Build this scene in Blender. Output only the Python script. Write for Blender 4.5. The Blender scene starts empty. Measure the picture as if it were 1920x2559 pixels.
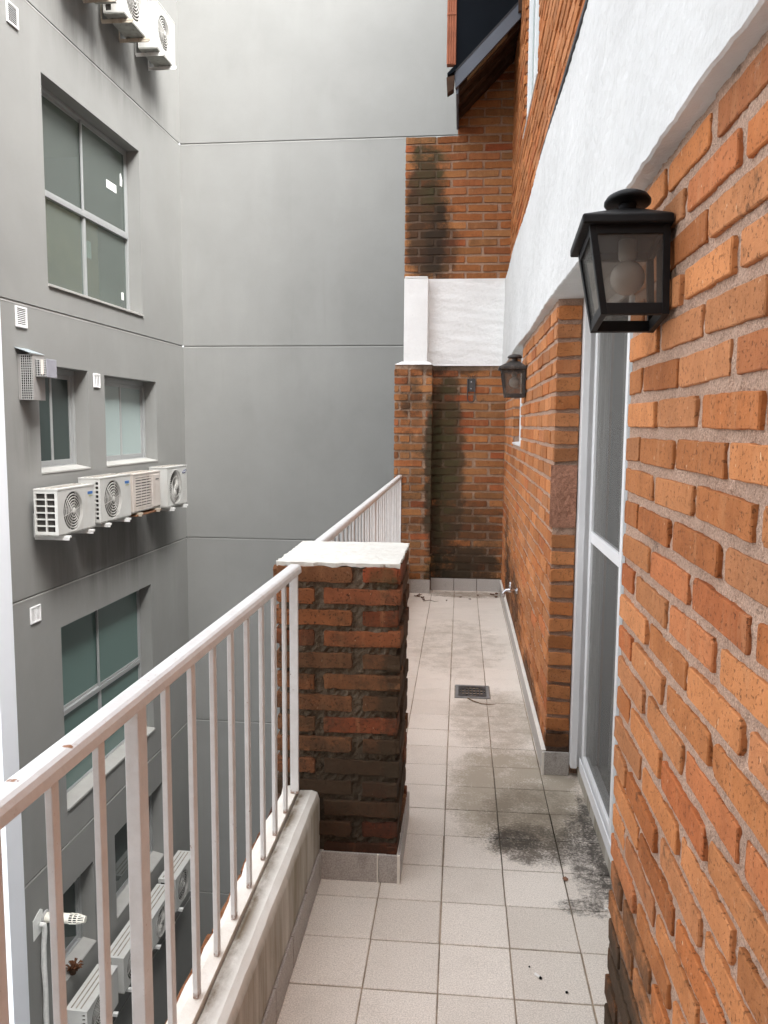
import bpy, bmesh, math, random
from mathutils import Vector, Matrix, noise as mnoise

R = math.radians
rng = random.Random(11)
scene = bpy.context.scene
col = scene.collection

# ------------------------------------------------------------------ objects
class MB:
    """collects vertices and faces for one mesh object"""
    def __init__(s):
        s.v = []; s.f = []; s.t = []; s.m = []
    def add(s, verts, faces, tint=(.5, .5, .5), mat=0):
        b = len(s.v)
        s.v += [tuple(v) for v in verts]
        s.t += [tint] * len(verts)
        s.f += [tuple(b + i for i in f) for f in faces]
        s.m += [mat] * len(faces)
    def box(s, x0, x1, y0, y1, z0, z1, tint=(.5, .5, .5), mat=0):
        v = [(x0, y0, z0), (x1, y0, z0), (x1, y1, z0), (x0, y1, z0), (x0, y0, z1), (x1, y0, z1), (x1, y1, z1), (x0, y1, z1)]
        s.add(v, [(3, 2, 1, 0), (4, 5, 6, 7), (0, 1, 5, 4), (1, 2, 6, 5), (2, 3, 7, 6), (3, 0, 4, 7)], tint, mat)
    def hexa(s, v, tint=(.5, .5, .5), mat=0):
        s.add(v, [(3, 2, 1, 0), (4, 5, 6, 7), (0, 1, 5, 4), (1, 2, 6, 5), (2, 3, 7, 6), (3, 0, 4, 7)], tint, mat)
    def quad(s, a, b, c, d, tint=(.5, .5, .5), mat=0):
        s.add([a, b, c, d], [(0, 1, 2, 3)], tint, mat)
    def prism(s, poly, fn0, fn1, tint=(.5, .5, .5), mat=0):
        n = len(poly)
        v = [fn0(p) for p in poly] + [fn1(p) for p in poly]
        f = [tuple(range(n - 1, -1, -1)), tuple(range(n, 2 * n))]
        f += [(i, (i + 1) % n, n + (i + 1) % n, n + i) for i in range(n)]
        s.add(v, f, tint, mat)
    def tube(s, pts, rad, n=10, caps=True, tint=(.5, .5, .5), mat=0):
        pts = [Vector(p) for p in pts]
        rads = rad if isinstance(rad, (list, tuple)) else [rad] * len(pts)
        vs = []; fs = []
        up = None
        for i, p in enumerate(pts):
            d = (pts[min(i + 1, len(pts) - 1)] - pts[max(i - 1, 0)])
            d.normalize()
            if up is None:
                up = Vector((0, 0, 1)) if abs(d.z) < .9 else Vector((1, 0, 0))
            a = d.cross(up); a.normalize(); b = a.cross(d); up = b
            for k in range(n):
                t = 2 * math.pi * k / n
                vs.append(p + (a * math.cos(t) + b * math.sin(t)) * rads[i])
        for i in range(len(pts) - 1):
            for k in range(n):
                fs.append((i * n + k, i * n + (k + 1) % n, (i + 1) * n + (k + 1) % n, (i + 1) * n + k))
        if caps:
            fs.append(tuple(range(n - 1, -1, -1))); fs.append(tuple((len(pts) - 1) * n + k for k in range(n)))
        s.add(vs, fs, tint, mat)
    def lathe(s, prof, c=(0, 0, 0), n=20, axis='z', tint=(.5, .5, .5), mat=0):
        vs = []; fs = []
        for r, h in prof:
            for k in range(n):
                t = 2 * math.pi * k / n
                a, b = r * math.cos(t), r * math.sin(t)
                if axis == 'z': p = (c[0] + a, c[1] + b, c[2] + h)
                elif axis == 'y': p = (c[0] + a, c[1] + h, c[2] + b)
                else: p = (c[0] + h, c[1] + a, c[2] + b)
                vs.append(p)
        for i in range(len(prof) - 1):
            for k in range(n):
                fs.append((i * n + k, i * n + (k + 1) % n, (i + 1) * n + (k + 1) % n, (i + 1) * n + k))
        fs.append(tuple(range(n - 1, -1, -1))); fs.append(tuple((len(prof) - 1) * n + k for k in range(n)))
        s.add(vs, fs, tint, mat)
    def ring(s, c, r, w, n=28, y=0, th=.003, tint=(.5, .5, .5), mat=0):
        """thin ring of wire in the x-z plane"""
        vs = []; fs = []
        for k in range(n):
            t = 2 * math.pi * k / n
            for rr, yy in ((r - w, y), (r, y - th), (r + w, y), (r, y + th)):
                vs.append((c[0] + rr * math.cos(t), yy, c[1] + rr * math.sin(t)))
        for k in range(n):
            k2 = (k + 1) % n
            for j in range(4):
                fs.append((k * 4 + j, k * 4 + (j + 1) % 4, k2 * 4 + (j + 1) % 4, k2 * 4 + j))
        s.add(vs, fs, tint, mat)
    def build(s, name, mats, parent=None, smooth=False, bevel=0, segs=2, recalc=True):
        me = bpy.data.meshes.new(name)
        me.from_pydata(s.v, [], s.f)
        if not isinstance(mats, (list, tuple)): mats = [mats]
        for m in mats: me.materials.append(m)
        me.polygons.foreach_set('material_index', s.m)
        at = me.attributes.new('tint', 'FLOAT_COLOR', 'POINT')
        at.data.foreach_set('color', [x for t in s.t for x in (t[0], t[1], t[2], 1)])
        if recalc:
            bm = bmesh.new(); bm.from_mesh(me)
            bmesh.ops.recalc_face_normals(bm, faces=bm.faces)
            bm.to_mesh(me); bm.free()
        if smooth:
            me.polygons.foreach_set('use_smooth', [True] * len(me.polygons))
        me.update()
        o = bpy.data.objects.new(name, me)
        col.objects.link(o)
        if parent: o.parent = parent
        if bevel:
            b = o.modifiers.new('bevel', 'BEVEL'); b.width = bevel; b.segments = segs
            b.limit_method = 'ANGLE'; b.angle_limit = R(40)
        if smooth == 'auto':
            pass
        return o

def tag(o, label, cat, group=None):
    o['label'] = label; o['category'] = cat
    if group: o['group'] = group
    return o
def structure(o):
    o['kind'] = 'structure'; return o
def thing(name, label, cat, loc=(0, 0, 0), rz=0, group=None):
    o = bpy.data.objects.new(name, None); col.objects.link(o)
    o.empty_display_size = .1
    o.location = loc; o.rotation_euler = (0, 0, rz)
    return tag(o, label, cat, group)

# ------------------------------------------------------------------ materials
class NT:
    def __init__(s, name):
        s.m = bpy.data.materials.new(name); s.m.use_nodes = True
        s.t = s.m.node_tree; s.n = s.t.nodes; s.l = s.t.links
        s.n.clear()
        s.out = s.n.new('ShaderNodeOutputMaterial')
        s.b = s.n.new('ShaderNodeBsdfPrincipled')
        s.l.new(s.b.outputs[0], s.out.inputs[0])
        s._pos = None
    def set(s, node, key, val):
        i = node.inputs[key]
        if isinstance(val, bpy.types.NodeSocket): s.l.new(val, i)
        elif isinstance(val, tuple) and len(val) == 3 and i.type == 'RGBA': i.default_value = (*val, 1)
        else: i.default_value = val
    def pos(s):
        if not s._pos: s._pos = s.n.new('ShaderNodeNewGeometry').outputs['Position']
        return s._pos
    def obj(s):
        return s.n.new('ShaderNodeTexCoord').outputs['Object']
    def math(s, op, a, b=0.0, c=0.0, clamp=False):
        n = s.n.new('ShaderNodeMath'); n.operation = op; n.use_clamp = clamp
        s.set(n, 0, a); s.set(n, 1, b); s.set(n, 2, c); return n.outputs[0]
    def vmath(s, op, a, b):
        n = s.n.new('ShaderNodeVectorMath'); n.operation = op
        s.set(n, 0, a); s.set(n, 1, b)
        return n.outputs['Value'] if op in ('LENGTH', 'DOT_PRODUCT') else n.outputs[0]
    def noise(s, scale, detail=4, rough=.55, vec=None, stretch=None):
        v = vec or s.pos()
        if stretch: v = s.vmath('MULTIPLY', v, stretch)
        n = s.n.new('ShaderNodeTexNoise'); s.set(n, 'Vector', v)
        n.inputs['Scale'].default_value = scale; n.inputs['Detail'].default_value = detail; n.inputs['Roughness'].default_value = rough
        return n.outputs['Fac']
    def voro(s, scale, vec=None):
        n = s.n.new('ShaderNodeTexVoronoi'); s.set(n, 'Vector', vec or s.pos()); n.inputs['Scale'].default_value = scale
        return n.outputs['Distance']
    def map(s, v, a, b, c=0.0, d=1.0, smooth=False):
        n = s.n.new('ShaderNodeMapRange'); n.clamp = True
        if smooth: n.interpolation_type = 'SMOOTHSTEP'
        s.set(n, 0, v); s.set(n, 1, a); s.set(n, 2, b); s.set(n, 3, c); s.set(n, 4, d)
        return n.outputs[0]
    def mix(s, f, a, b, mode='MIX'):
        n = s.n.new('ShaderNodeMix'); n.data_type = 'RGBA'; n.blend_type = mode
        s.set(n, 'Factor', f)
        for k, v in ((6, a), (7, b)):
            if isinstance(v, tuple): n.inputs[k].default_value = (*v, 1)
            else: s.l.new(v, n.inputs[k])
        return n.outputs[2]
    def ramp(s, f, stops):
        n = s.n.new('ShaderNodeValToRGB'); s.set(n, 0, f)
        e = n.color_ramp.elements
        while len(e) < len(stops): e.new(.5)
        for el, (p, c) in zip(e, stops):
            el.position = p; el.color = (*c, 1)
        return n.outputs[0]
    def tint(s):
        n = s.n.new('ShaderNodeAttribute'); n.attribute_name = 'tint'
        x = s.n.new('ShaderNodeSeparateColor'); s.l.new(n.outputs['Color'], x.inputs[0])
        return x.outputs
    def xyz(s, v=None):
        x = s.n.new('ShaderNodeSeparateXYZ'); s.l.new(v or s.pos(), x.inputs[0]); return x.outputs
    def blob(s, c, r, soft=.5):
        """1 inside an ellipsoid at c with radii r, fading to 0 at its edge"""
        d = s.vmath('SUBTRACT', s.pos(), tuple(c)); d = s.vmath('MULTIPLY', d, tuple(1 / k for k in r))
        return s.map(s.vmath('LENGTH', d, (0, 0, 0)), 1.0, soft, 0, 1, True)
    def mx(s, *a):
        r = a[0]
        for x in a[1:]: r = s.math('MAXIMUM', r, x)
        return r
    def bump(s, h, strength=.3, dist=.01):
        n = s.n.new('ShaderNodeBump'); n.inputs['Strength'].default_value = strength; n.inputs['Distance'].default_value = dist
        s.set(n, 'Height', h); s.l.new(n.outputs[0], s.b.inputs['Normal'])
    def fin(s, colr, rough=.8, spec=.3, metal=0):
        s.set(s.b, 'Base Color', colr); s.set(s.b, 'Roughness', rough)
        s.b.inputs['Specular IOR Level'].default_value = spec
        s.b.inputs['Metallic'].default_value = metal
        return s.m

def stain(n, c, stains, w=1.0):
    """stains: (kind, centre, radii, amount); kinds have a colour of their own"""
    cols = dict(black=(.022, .018, .013), moss=(.060, .062, .026), brown=(.07, .045, .025), dark=(.050, .036, .022))
    for kind, ce, ra, amt in stains:
        m = n.blob(ce, ra, .3)
        f = n.math('ADD', n.math('MULTIPLY', n.noise(8, 6, .72), .7), n.math('MULTIPLY', n.noise(60, 4, .75), .3))
        g = n.map(f, .34, .64, 0, 1)
        k = n.math('MULTIPLY', m, n.math('MULTIPLY', n.math('ADD', n.math('MULTIPLY', n.tint()[2], .8), .6), amt * 2.0))
        fac = n.map(n.math('ADD', g, n.math('MULTIPLY', k, 1.0)), .75, 1.75, 0, min(.86, .42 + amt * .5) * w, True)
        c = n.mix(fac, c, cols[kind])
    return c

PAL_LIGHT = [(0, (0.447, 0.1474, 0.0471)), (.3, (0.515, 0.1959, 0.0685)), (.6, (0.560, 0.2285, 0.0885)), (.85, (0.492, 0.2067, 0.0885)), (1, (0.496, 0.1488, 0.0497))]
PAL_MID = [(0, (0.326, 0.1104, 0.0384)), (.35, (0.383, 0.1570, 0.0547)), (.7, (0.344, 0.1627, 0.0656)), (1, (0.326, 0.0842, 0.0307))]
PAL_DARK = [(0, (0.224, 0.0671, 0.0293)), (.35, (0.287, 0.1084, 0.0439)), (.7, (0.255, 0.1135, 0.0522)), (1, (0.265, 0.0619, 0.0261))]
def brick_mat(name, pal, stains=(), pits=.5, gain=1.0):
    n = NT(name); t = n.tint()
    c = n.ramp(t[0], pal)
    c = n.mix(1.0, c, n.ramp(t[1], [(0, (.72 * gain,) * 3), (1, (1.12 * gain,) * 3)]), 'MULTIPLY')
    big = n.noise(14, 5, .65)
    c = n.mix(n.map(big, .40, .72, 0, .55), c, n.mix(1.0, c, (.58, .54, .52), 'MULTIPLY'))
    streak = n.noise(30, 3, .6, stretch=(1, 1, .18))
    c = n.mix(n.map(streak, .55, .72, 0, .35), c, (.50, .25, .12))
    c = n.mix(n.map(n.noise(26, 5, .75), .60, .70, 0, .45), c, (.30, .10, .035))
    c = n.mix(n.map(n.noise(19, 6, .75), .64, .76, 0, .5), c, (.56, .42, .31))
    pit = n.noise(150, 2, .5)
    pm = n.map(pit, .60, .67, 0, pits)
    c = n.mix(pm, c, (.06, .03, .016))
    pit2 = n.noise(62, 3, .6)
    pm2 = n.map(pit2, .685, .72, 0, min(1, pits * 1.3))
    c = n.mix(pm2, c, (.045, .024, .014))
    fleck = n.noise(95, 2, .5, stretch=(1, 1, .5))
    c = n.mix(n.map(fleck, .73, .76, 0, .6), c, (.72, .55, .36))
    c = stain(n, c, stains)
    h = n.math('ADD', n.math('MULTIPLY', n.noise(45, 6, .7), 1.0), n.math('MULTIPLY', n.math('ADD', pm, pm2), -.7))
    n.bump(h, .75, .007)
    return n.fin(c, .88, .2)
def mortar_mat(name, base, stains=(), dark=.5):
    n = NT(name)
    g = n.noise(230, 3, .6)
    c = n.mix(n.map(g, .35, .65), tuple(k * .72 for k in base), tuple(min(1, k * 1.2) for k in base))
    c = n.mix(n.map(n.noise(330, 2), .62, .68, 0, dark), c, (.10, .06, .045))
    c = n.mix(n.map(n.noise(5, 4), .45, .7, 0, .35), c, tuple(k * .62 for k in base))
    c = stain(n, c, stains, .8)
    n.bump(n.math('ADD', g, n.math('MULTIPLY', n.noise(40, 5), 1.2)), .9, .008)
    return n.fin(c, .95, .15)
def plain_mat(name, c, rough=.5, spec=.4, var=.08, scale=6, bump=0, bscale=60, metal=0, dirt=None, dirt_amt=.4):
    n = NT(name)
    f = n.noise(scale, 5, .6)
    cc = n.mix(n.map(f, .3, .7), tuple(k * (1 - var) for k in c), tuple(min(1, k * (1 + var)) for k in c))
    if dirt:
        cc = n.mix(n.map(n.noise(scale * 2.3, 6, .7, stretch=(1, 1, .3)), .52, .75, 0, dirt_amt), cc, dirt)
    if bump: n.bump(n.noise(bscale, 5, .6), bump, .005)
    return n.fin(cc, rough, spec, metal)

def stucco_grey():
    n = NT('grey_stucco'); z = n.xyz()[2]
    c = n.mix(n.map(n.noise(1.1, 5, .6), .3, .7), (.252, .253, .243), (.282, .283, .272))
    c = n.mix(n.map(n.noise(2.2, 5, .65, stretch=(1, 1, .10)), .5, .8, 0, .30), c, (.262, .258, .245))
    c = n.mix(n.map(n.noise(.8, 4, .6, stretch=(1.6, 1.6, .5)), .55, .75, 0, .25), c, (.37, .37, .355))
    c = n.mix(n.map(n.noise(140, 3), .35, .65, 0, .12), c, (.2, .2, .19))
    c = n.mix(n.map(n.noise(.9, 6, .75), .50, .66, 0, .14), c, (.315, .315, .30))
    c = n.mix(n.map(n.noise(5, 5, .7, stretch=(1, 1, .06)), .60, .8, 0, .22), c, (.19, .187, .175))
    # run-off marks under the two rows of machines
    for ce, ra in (((-3.9, 9.0, .1), (.5, 2.6, .75)), ((-3.9, 9.0, 5.45), (.5, 2.6, .6)), ((-4, 7.1, 1.35), (.4, .3, .5))):
        m = n.blob(ce, ra, .1)
        s_ = n.map(n.noise(3.0, 5, .65, stretch=(1, 1.5, .15)), .35, .7, 0, .75)
        c = n.mix(n.math('MULTIPLY', m, s_), c, (.10, .095, .088))
    n.bump(n.math('ADD', n.noise(160, 4), n.math('MULTIPLY', n.noise(3, 3), .8)), .18, .006)
    return n.fin(c, .92, .15)
def white_stucco(name, rough_amt=.8, dirt=.5, g=1):
    n = NT(name)
    c = n.mix(n.map(n.noise(3, 5, .6), .3, .7), (.60 * g, .597 * g, .585 * g), (.67 * g, .666 * g, .653 * g))
    c = n.mix(n.map(n.noise(22, 6, .75, stretch=(1, 1, .35)), .66, .76, 0, dirt), c, (.42, .40, .36))
    c = n.mix(n.map(n.noise(60, 4, .7), .7, .76, 0, dirt), c, (.25, .23, .2))
    h = n.math('ADD', n.noise(36, 6, .65), n.math('MULTIPLY', n.noise(7, 4), 2.0))
    n.bump(h, rough_amt, .012)
    return n.fin(c, .9, .2)

def tile_mat():
    n = NT('floor_tile'); t = n.tint(); p = n.xyz()
    sp = n.noise(260, 2, .6); sp2 = n.noise(120, 3, .6)
    c = n.mix(n.map(sp, .35, .65), (.60, .535, .475), (.86, .79, .715))
    c = n.mix(n.map(sp2, .6, .7, 0, .35), c, (.37, .335, .30))
    c = n.mix(1.0, c, n.ramp(t[1], [(0, (.88, .865, .84)), (1, (1.05, 1.045, 1.03))]), 'MULTIPLY')
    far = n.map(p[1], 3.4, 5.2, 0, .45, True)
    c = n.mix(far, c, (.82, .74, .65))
    c = n.mix(n.map(n.noise(5, 6, .7), .5, .75, 0, .35), c, (.50, .44, .37))
    c = n.mix(n.map(n.noise(40, 5, .75), .62, .74, 0, .4), c, (.40, .35, .29))
    def dirty(c, ce, ra, colr, amt, sc=13):
        m = n.blob(ce, ra, .3)
        f = n.math('ADD', n.math('MULTIPLY', n.noise(sc, 6, .75), .6), n.math('MULTIPLY', n.noise(110, 3, .75), .4))
        lo = n.math('SUBTRACT', 1.0, n.math('MULTIPLY', m, amt))
        k = n.map(f, n.math('SUBTRACT', lo, .07), n.math('ADD', lo, .10), 0, .88)
        return n.mix(k, c, colr)
    c = dirty(c, (.25, 3.25, 0), (.55, .95, .3), (.33, .28, .21), .62, 6)
    c = dirty(c, (.30, 3.05, 0), (.42, .60, .3), (.20, .165, .12), .56, 9)
    c = dirty(c, (.29, 2.84, 0), (.36, .30, .2), (.085, .068, .05), .57, 13)
    c = dirty(c, (.22, 2.86, 0), (.19, .15, .2), (.045, .038, .028), .57, 20)
    c = dirty(c, (.505, 2.85, 0), (.07, .85, .2), (.035, .03, .024), .58, 20)
    c = dirty(c, (.46, 2.75, 0), (.14, .7, .2), (.06, .05, .04), .54, 20)
    c = dirty(c, (.40, 2.46, 0), (.16, .10, .2), (.06, .05, .04), .52, 18)
    c = dirty(c, (.1, 7.2, 0), (.8, .3, .2), (.28, .22, .16), .58, 14)
    c = dirty(c, (.2, 4.1, 0), (.5, .9, .2), (.40, .34, .27), .56, 9)
    c = dirty(c, (0, 5.5, 0), (.7, 1.6, .2), (.46, .40, .33), .50, 8)
    n.bump(n.math('ADD', sp2, n.noise(12, 3)), .12, .003)
    return n.fin(c, .55, .35)
def grout_mat():
    n = NT('tile_grout')
    c = n.mix(n.map(n.noise(9, 5, .7), .35, .65), (.22, .17, .125), (.46, .37, .28))
    m = n.blob((.3, 3.0, 0), (.6, 1.0, .3), 0)
    c = n.mix(m, c, (.035, .03, .022))
    n.bump(n.noise(90, 3), .4, .004)
    return n.fin(c, .95, .1)

def paint_rail():
    n = NT('rail_paint')
    c = n.mix(n.map(n.noise(18, 6, .7), .35, .7), (.74, .735, .725), (.64, .625, .605))
    c = n.mix(n.map(n.noise(45, 5, .75), .64, .72, 0, .55), c, (.45, .40, .37))
    c = n.mix(n.map(n.noise(70, 3, .6), .72, .75, 0, .9), c, (.22, .07, .025))
    c = n.mix(n.map(n.noise(8, 6, .8, stretch=(1, 1, .3)), .58, .74, 0, .4), c, (.50, .46, .42))
    for ce in ((-.528, 1.03, 1.058), (-.545, .92, 1.06)):
        c = n.mix(n.map(n.math('MULTIPLY', n.blob(ce, (.016, .010, .03), .2), n.noise(90, 4)), .3, .42, 0, .95), c, (.28, .1, .02))
    foot = n.map(n.xyz()[2], .345, .312, 0, 1)
    c = n.mix(n.map(n.math('MULTIPLY', foot, n.noise(75, 4, .7)), .30, .46, 0, .8), c, (.23, .11, .05))
    n.bump(n.noise(70, 5, .6), .3, .004)
    return n.fin(c, .45, .4)

def glass_mat(name, tintc, trans=.0, rough=.03, diffuse=(.05, .06, .055)):
    """window glass: reflecting, partly see-through"""
    n = NT(name)
    n.set(n.b, 'Base Color', diffuse); n.b.inputs['Roughness'].default_value = rough
    n.b.inputs['Specular IOR Level'].default_value = .6
    n.b.inputs['IOR'].default_value = 1.5
    n.bump(n.noise(1.5, 2), .02, .01)
    if trans > 0:
        tr = n.n.new('ShaderNodeBsdfTransparent'); tr.inputs[0].default_value = (*tintc, 1)
        mx = n.n.new('ShaderNodeMixShader'); mx.inputs[0].default_value = trans
        n.l.new(n.b.outputs[0], mx.inputs[1]); n.l.new(tr.outputs[0], mx.inputs[2])
        n.l.new(mx.outputs[0], n.out.inputs[0])
    return n.m

M = {}
END_ST = [('black', (-.24, 7.3, 1.0), (.13, .5, 1.3), .62), ('dark', (-.14, 7.3, 1.1), (.25, .5, 1.35), .92), ('moss', (-.15, 7.3, 1.2), (.22, .5, 1.2), .42), ('dark', (-.42, 7.2, 1.0), (.3, .5, 1.4), .34),
          ('moss', (-.1, 7.3, .2), (.40, .5, .24), .55), ('black', (.05, 7.3, .15), (.5, .5, .40), .8), ('dark', (.15, 7.3, .5), (.4, .5, .6), .5), ('black', (-.1, 7.3, 2.03), (.6, .5, .13), .72),
          ('black', (-.45, 7.2, 1.75), (.16, .4, .3), .52)]
UP_ST = [('black', (-.34, 7.3, 3.3), (.26, .5, 1.0), .85), ('moss', (-.3, 7.3, 3.75), (.26, .5, .7), .40), ('black', (-.2, 7.3, 3.1), (.25, .5, .55), .56)]
PIL_ST = [('black', (-.38, 2.6, .20), (.5, .7, .36), .72), ('dark', (-.35, 2.6, .55), (.5, .7, .6), .50), ('dark', (-.2, 2.8, .6), (.09, .6, .7), .72),
          ('moss', (-.24, 2.55, 1.02), (.09, .1, .07), .45)]
HOUSE_ST = [('black', (.38, 5.9, .2), (.2, 1.4, .5), .66), ('black', (.38, 4.2, .05), (.2, 1.0, .3), .60), ('black', (.38, 6.6, .5), (.2, .6, .5), .50),
            ('black', (.38, 1.75, .0), (.2, .52, .42), .85), ('dark', (.38, 1.7, .12), (.2, .6, .5), .6), ('black', (.43, 3.46, .12), (.15, .12, .12), .6)]
M['brick'] = brick_mat('house_brick', PAL_LIGHT, HOUSE_ST, .5)
M['mortar'] = mortar_mat('house_mortar', (.52, .35, .26), HOUSE_ST, .6)
M['brick_end'] = brick_mat('end_wall_brick', PAL_MID, END_ST, .5)
M['mortar_end'] = mortar_mat('end_wall_mortar', (.42, .285, .20), END_ST, .3)
M['brick_up'] = brick_mat('upper_wall_brick', PAL_MID, UP_ST, .5)
M['mortar_up'] = mortar_mat('upper_wall_mortar', (.44, .29, .205), UP_ST, .3)
M['brick_pillar'] = brick_mat('pillar_brick', PAL_DARK, PIL_ST, .7)
M['mortar_pillar'] = mortar_mat('pillar_mortar', (.20, .155, .11), PIL_ST, .6)
M['stucco'] = stucco_grey()
M['white'] = white_stucco('white_band_stucco', .5, .4)
M['white_end'] = white_stucco('white_panel_stucco', .45, .65, 1.2)
M['white_far'] = plain_mat('white_wall_paint', (.84, .87, .92), .8, .2, .04, 1.0, .1, 60)
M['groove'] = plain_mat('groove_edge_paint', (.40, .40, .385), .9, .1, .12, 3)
M['tile'] = tile_mat(); M['grout'] = grout_mat()
M['rail'] = paint_rail()
def ledge_mat():
    n = NT('ledge_paint')
    c = n.mix(n.map(n.noise(14, 5, .65), .35, .7), (.84, .80, .73), (.74, .69, .61))
    c = n.mix(n.map(n.noise(60, 4, .7), .68, .74, 0, .5), c, (.42, .36, .28))
    n.bump(n.noise(50, 5, .6), .35, .005)
    return n.fin(c, .75, .25)
M['ledge'] = ledge_mat()
def cement_mat():
    n = NT('coping_cement'); p = n.xyz()
    c = n.mix(n.map(n.noise(7, 5, .6), .3, .7), (.62, .59, .53), (.74, .715, .66))
    edge = n.map(n.math('ABSOLUTE', n.math('SUBTRACT', p[0], -.502)), .03, .0, 0, 1)
    c = n.mix(n.math('MULTIPLY', edge, n.map(n.noise(11, 6, .7, stretch=(1, .5, 1)), .38, .62)), c, (.17, .13, .085))
    side = n.map(p[2], .292, .27, 0, 1)
    run = n.map(n.noise(9, 5, .65, stretch=(1, 1, .12)), .35, .62, .25, .95)
    c = n.mix(n.math('MULTIPLY', side, run), c, (.27, .235, .175))
    c = n.mix(n.map(n.noise(80, 4, .7), .7, .76, 0, .7), c, (.12, .1, .08))
    n.bump(n.noise(60, 6, .65), .4, .006)
    return n.fin(c, .9, .2)
M['cement'] = cement_mat()
def skirt_mat():
    n = NT('skirting_tile')
    sp = n.noise(260, 2, .6)
    c = n.mix(n.map(sp, .35, .65), (.33, .30, .275), (.50, .465, .43))
    c = n.mix(n.map(n.noise(16, 5, .7, stretch=(1, 1, .5)), .56, .75, 0, .6), c, (.16, .13, .1))
    n.bump(n.noise(120, 3), .12, .003)
    return n.fin(c, .6, .3)
M['skirt'] = skirt_mat()
M['cap'] = plain_mat('pillar_cap_plaster', (.71, .695, .64), .85, .2, .06, 12, .5, 60, dirt=(.5, .44, .34), dirt_amt=.45) if 1 else white_stucco('pillar_cap_plaster', .35, .15)
M['alu'] = plain_mat('white_aluminium', (.80, .80, .80), .35, .5, .03, 5)
M['alu_grey'] = plain_mat('grey_aluminium', (.36, .37, .37), .35, .5, .05, 5, metal=.2)
M['black'] = plain_mat('black_enamel', (.007, .007, .0075), .5, .22, .3, 20, .15, 60)
M['old_black'] = plain_mat('weathered_enamel', (.035, .03, .027), .6, .4, .3, 20, .2, 60, dirt=(.20, .16, .13), dirt_amt=.7)
M['bulb'] = plain_mat('bulb_glass', (.72, .70, .66), .15, .6, .03, 5)
M['chrome'] = plain_mat('chrome', (.55, .55, .56), .22, .5, .1, 20, metal=.9)
M['iron'] = plain_mat('dark_iron', (.05, .045, .043), .6, .4, .3, 30, .2, 80)
M['steel'] = plain_mat('drain_steel', (.09, .09, .09), .45, .5, .3, 40, .1, 80, metal=.5)
M['drain_rim'] = plain_mat('drain_rim', (.26, .26, .255), .5, .5, .2, 40, .1, 80, metal=.4)
M['hole'] = plain_mat('dark_hole', (.008, .008, .008), .9, .1, .1, 5)
M['ac'] = plain_mat('ac_white', (.56, .56, .535), .5, .4, .05, 4, dirt=(.45, .40, .33), dirt_amt=.35)
M['ac_old'] = plain_mat('ac_yellowed', (.60, .545, .50), .55, .35, .08, 4, dirt=(.42, .30, .22), dirt_amt=.5)
M['ac_dark'] = plain_mat('ac_inside', (.06, .055, .05), .8, .2, .3, 20)
M['ac_fin'] = plain_mat('ac_grille', (.52, .51, .48), .5, .4, .08, 10)
M['bracket'] = plain_mat('bracket_paint', (.70, .70, .68), .5, .4, .08, 6, dirt=(.38, .24, .13), dirt_amt=.4)
M['rusty'] = plain_mat('rusty_bracket', (.48, .42, .34), .7, .3, .2, 10, dirt=(.22, .11, .045), dirt_amt=.8)
M['rust_pan'] = plain_mat('rusted_steel', (.22, .11, .06), .85, .2, .4, 14, .3, 60)
M['pan'] = plain_mat('ac_underside', (.36, .36, .33), .7, .3, .2, 8, dirt=(.12, .1, .08), dirt_amt=.8)
M['rib'] = plain_mat('grimy_ribs', (.30, .27, .23), .7, .2, .3, 12, dirt=(.16, .085, .05), dirt_amt=.8)
M['fan'] = plain_mat('fan_plastic', (.13, .125, .115), .6, .3, .1, 8)
M['blue'] = plain_mat('badge_blue', (.05, .16, .42), .4, .5, .05, 5)
M['navy'] = plain_mat('badge_navy', (.03, .035, .16), .4, .5, .05, 5)
M['olive'] = plain_mat('badge_olive', (.40, .42, .22), .5, .4, .05, 5)
M['ink'] = plain_mat('badge_ink', (.05, .05, .055), .5, .4, .05, 5)
M['mesh_grey'] = plain_mat('grey_wire', (.42, .42, .41), .5, .4, .1, 10)
M['box_side'] = plain_mat('box_paint', (.32, .31, .30), .6, .3, .1, 8, dirt=(.2, .17, .14), dirt_amt=.4)
M['box_top'] = plain_mat('zinc_sheet', (.36, .41, .43), .45, .4, .1, 8, metal=.3)
M['plate_blue'] = plain_mat('blue_grey_plate', (.33, .33, .37), .5, .4, .05, 8)
M['card'] = plain_mat('cardboard', (.42, .32, .20), .85, .2, .1, 5)
M['paper'] = plain_mat('paper', (.78, .80, .78), .8, .2, .04, 10)
M['pvc'] = plain_mat('cream_pvc', (.82, .79, .70), .4, .5, .05, 8)
M['tape'] = plain_mat('wrapped_hose', (.72, .72, .70), .6, .3, .1, 25, .4, 40)
M['sheet'] = plain_mat('slate_sheet', (.006, .008, .011), .85, .06, .15, 3)
M['fascia'] = plain_mat('grey_fascia', (.085, .097, .12), .5, .35, .1, 4)
M['wood'] = plain_mat('rafter_wood', (.055, .03, .018), .8, .2, .3, 8)
M['wood_light'] = plain_mat('batten_wood', (.20, .135, .075), .8, .2, .2, 8)
M['clay'] = plain_mat('clay_cladding', (.30, .105, .055), .75, .3, .2, 10, .3, 60)
M['membrane'] = plain_mat('black_membrane', (.022, .022, .026), .6, .4, .2, 10)
M['curtain'] = plain_mat('curtain', (.90, .89, .87), .9, .1, .1, 4)
M['room'] = plain_mat('room_paint', (.75, .75, .72), .9, .1, .06, 2)
M['leaf'] = plain_mat('dry_leaf', (.12, .05, .025), .8, .2, .4, 30)
M['twig'] = plain_mat('twig', (.16, .105, .06), .8, .2, .3, 30)
M['butt'] = plain_mat('cigarette_paper', (.8, .78, .74), .7, .2, .05, 30)
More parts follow.
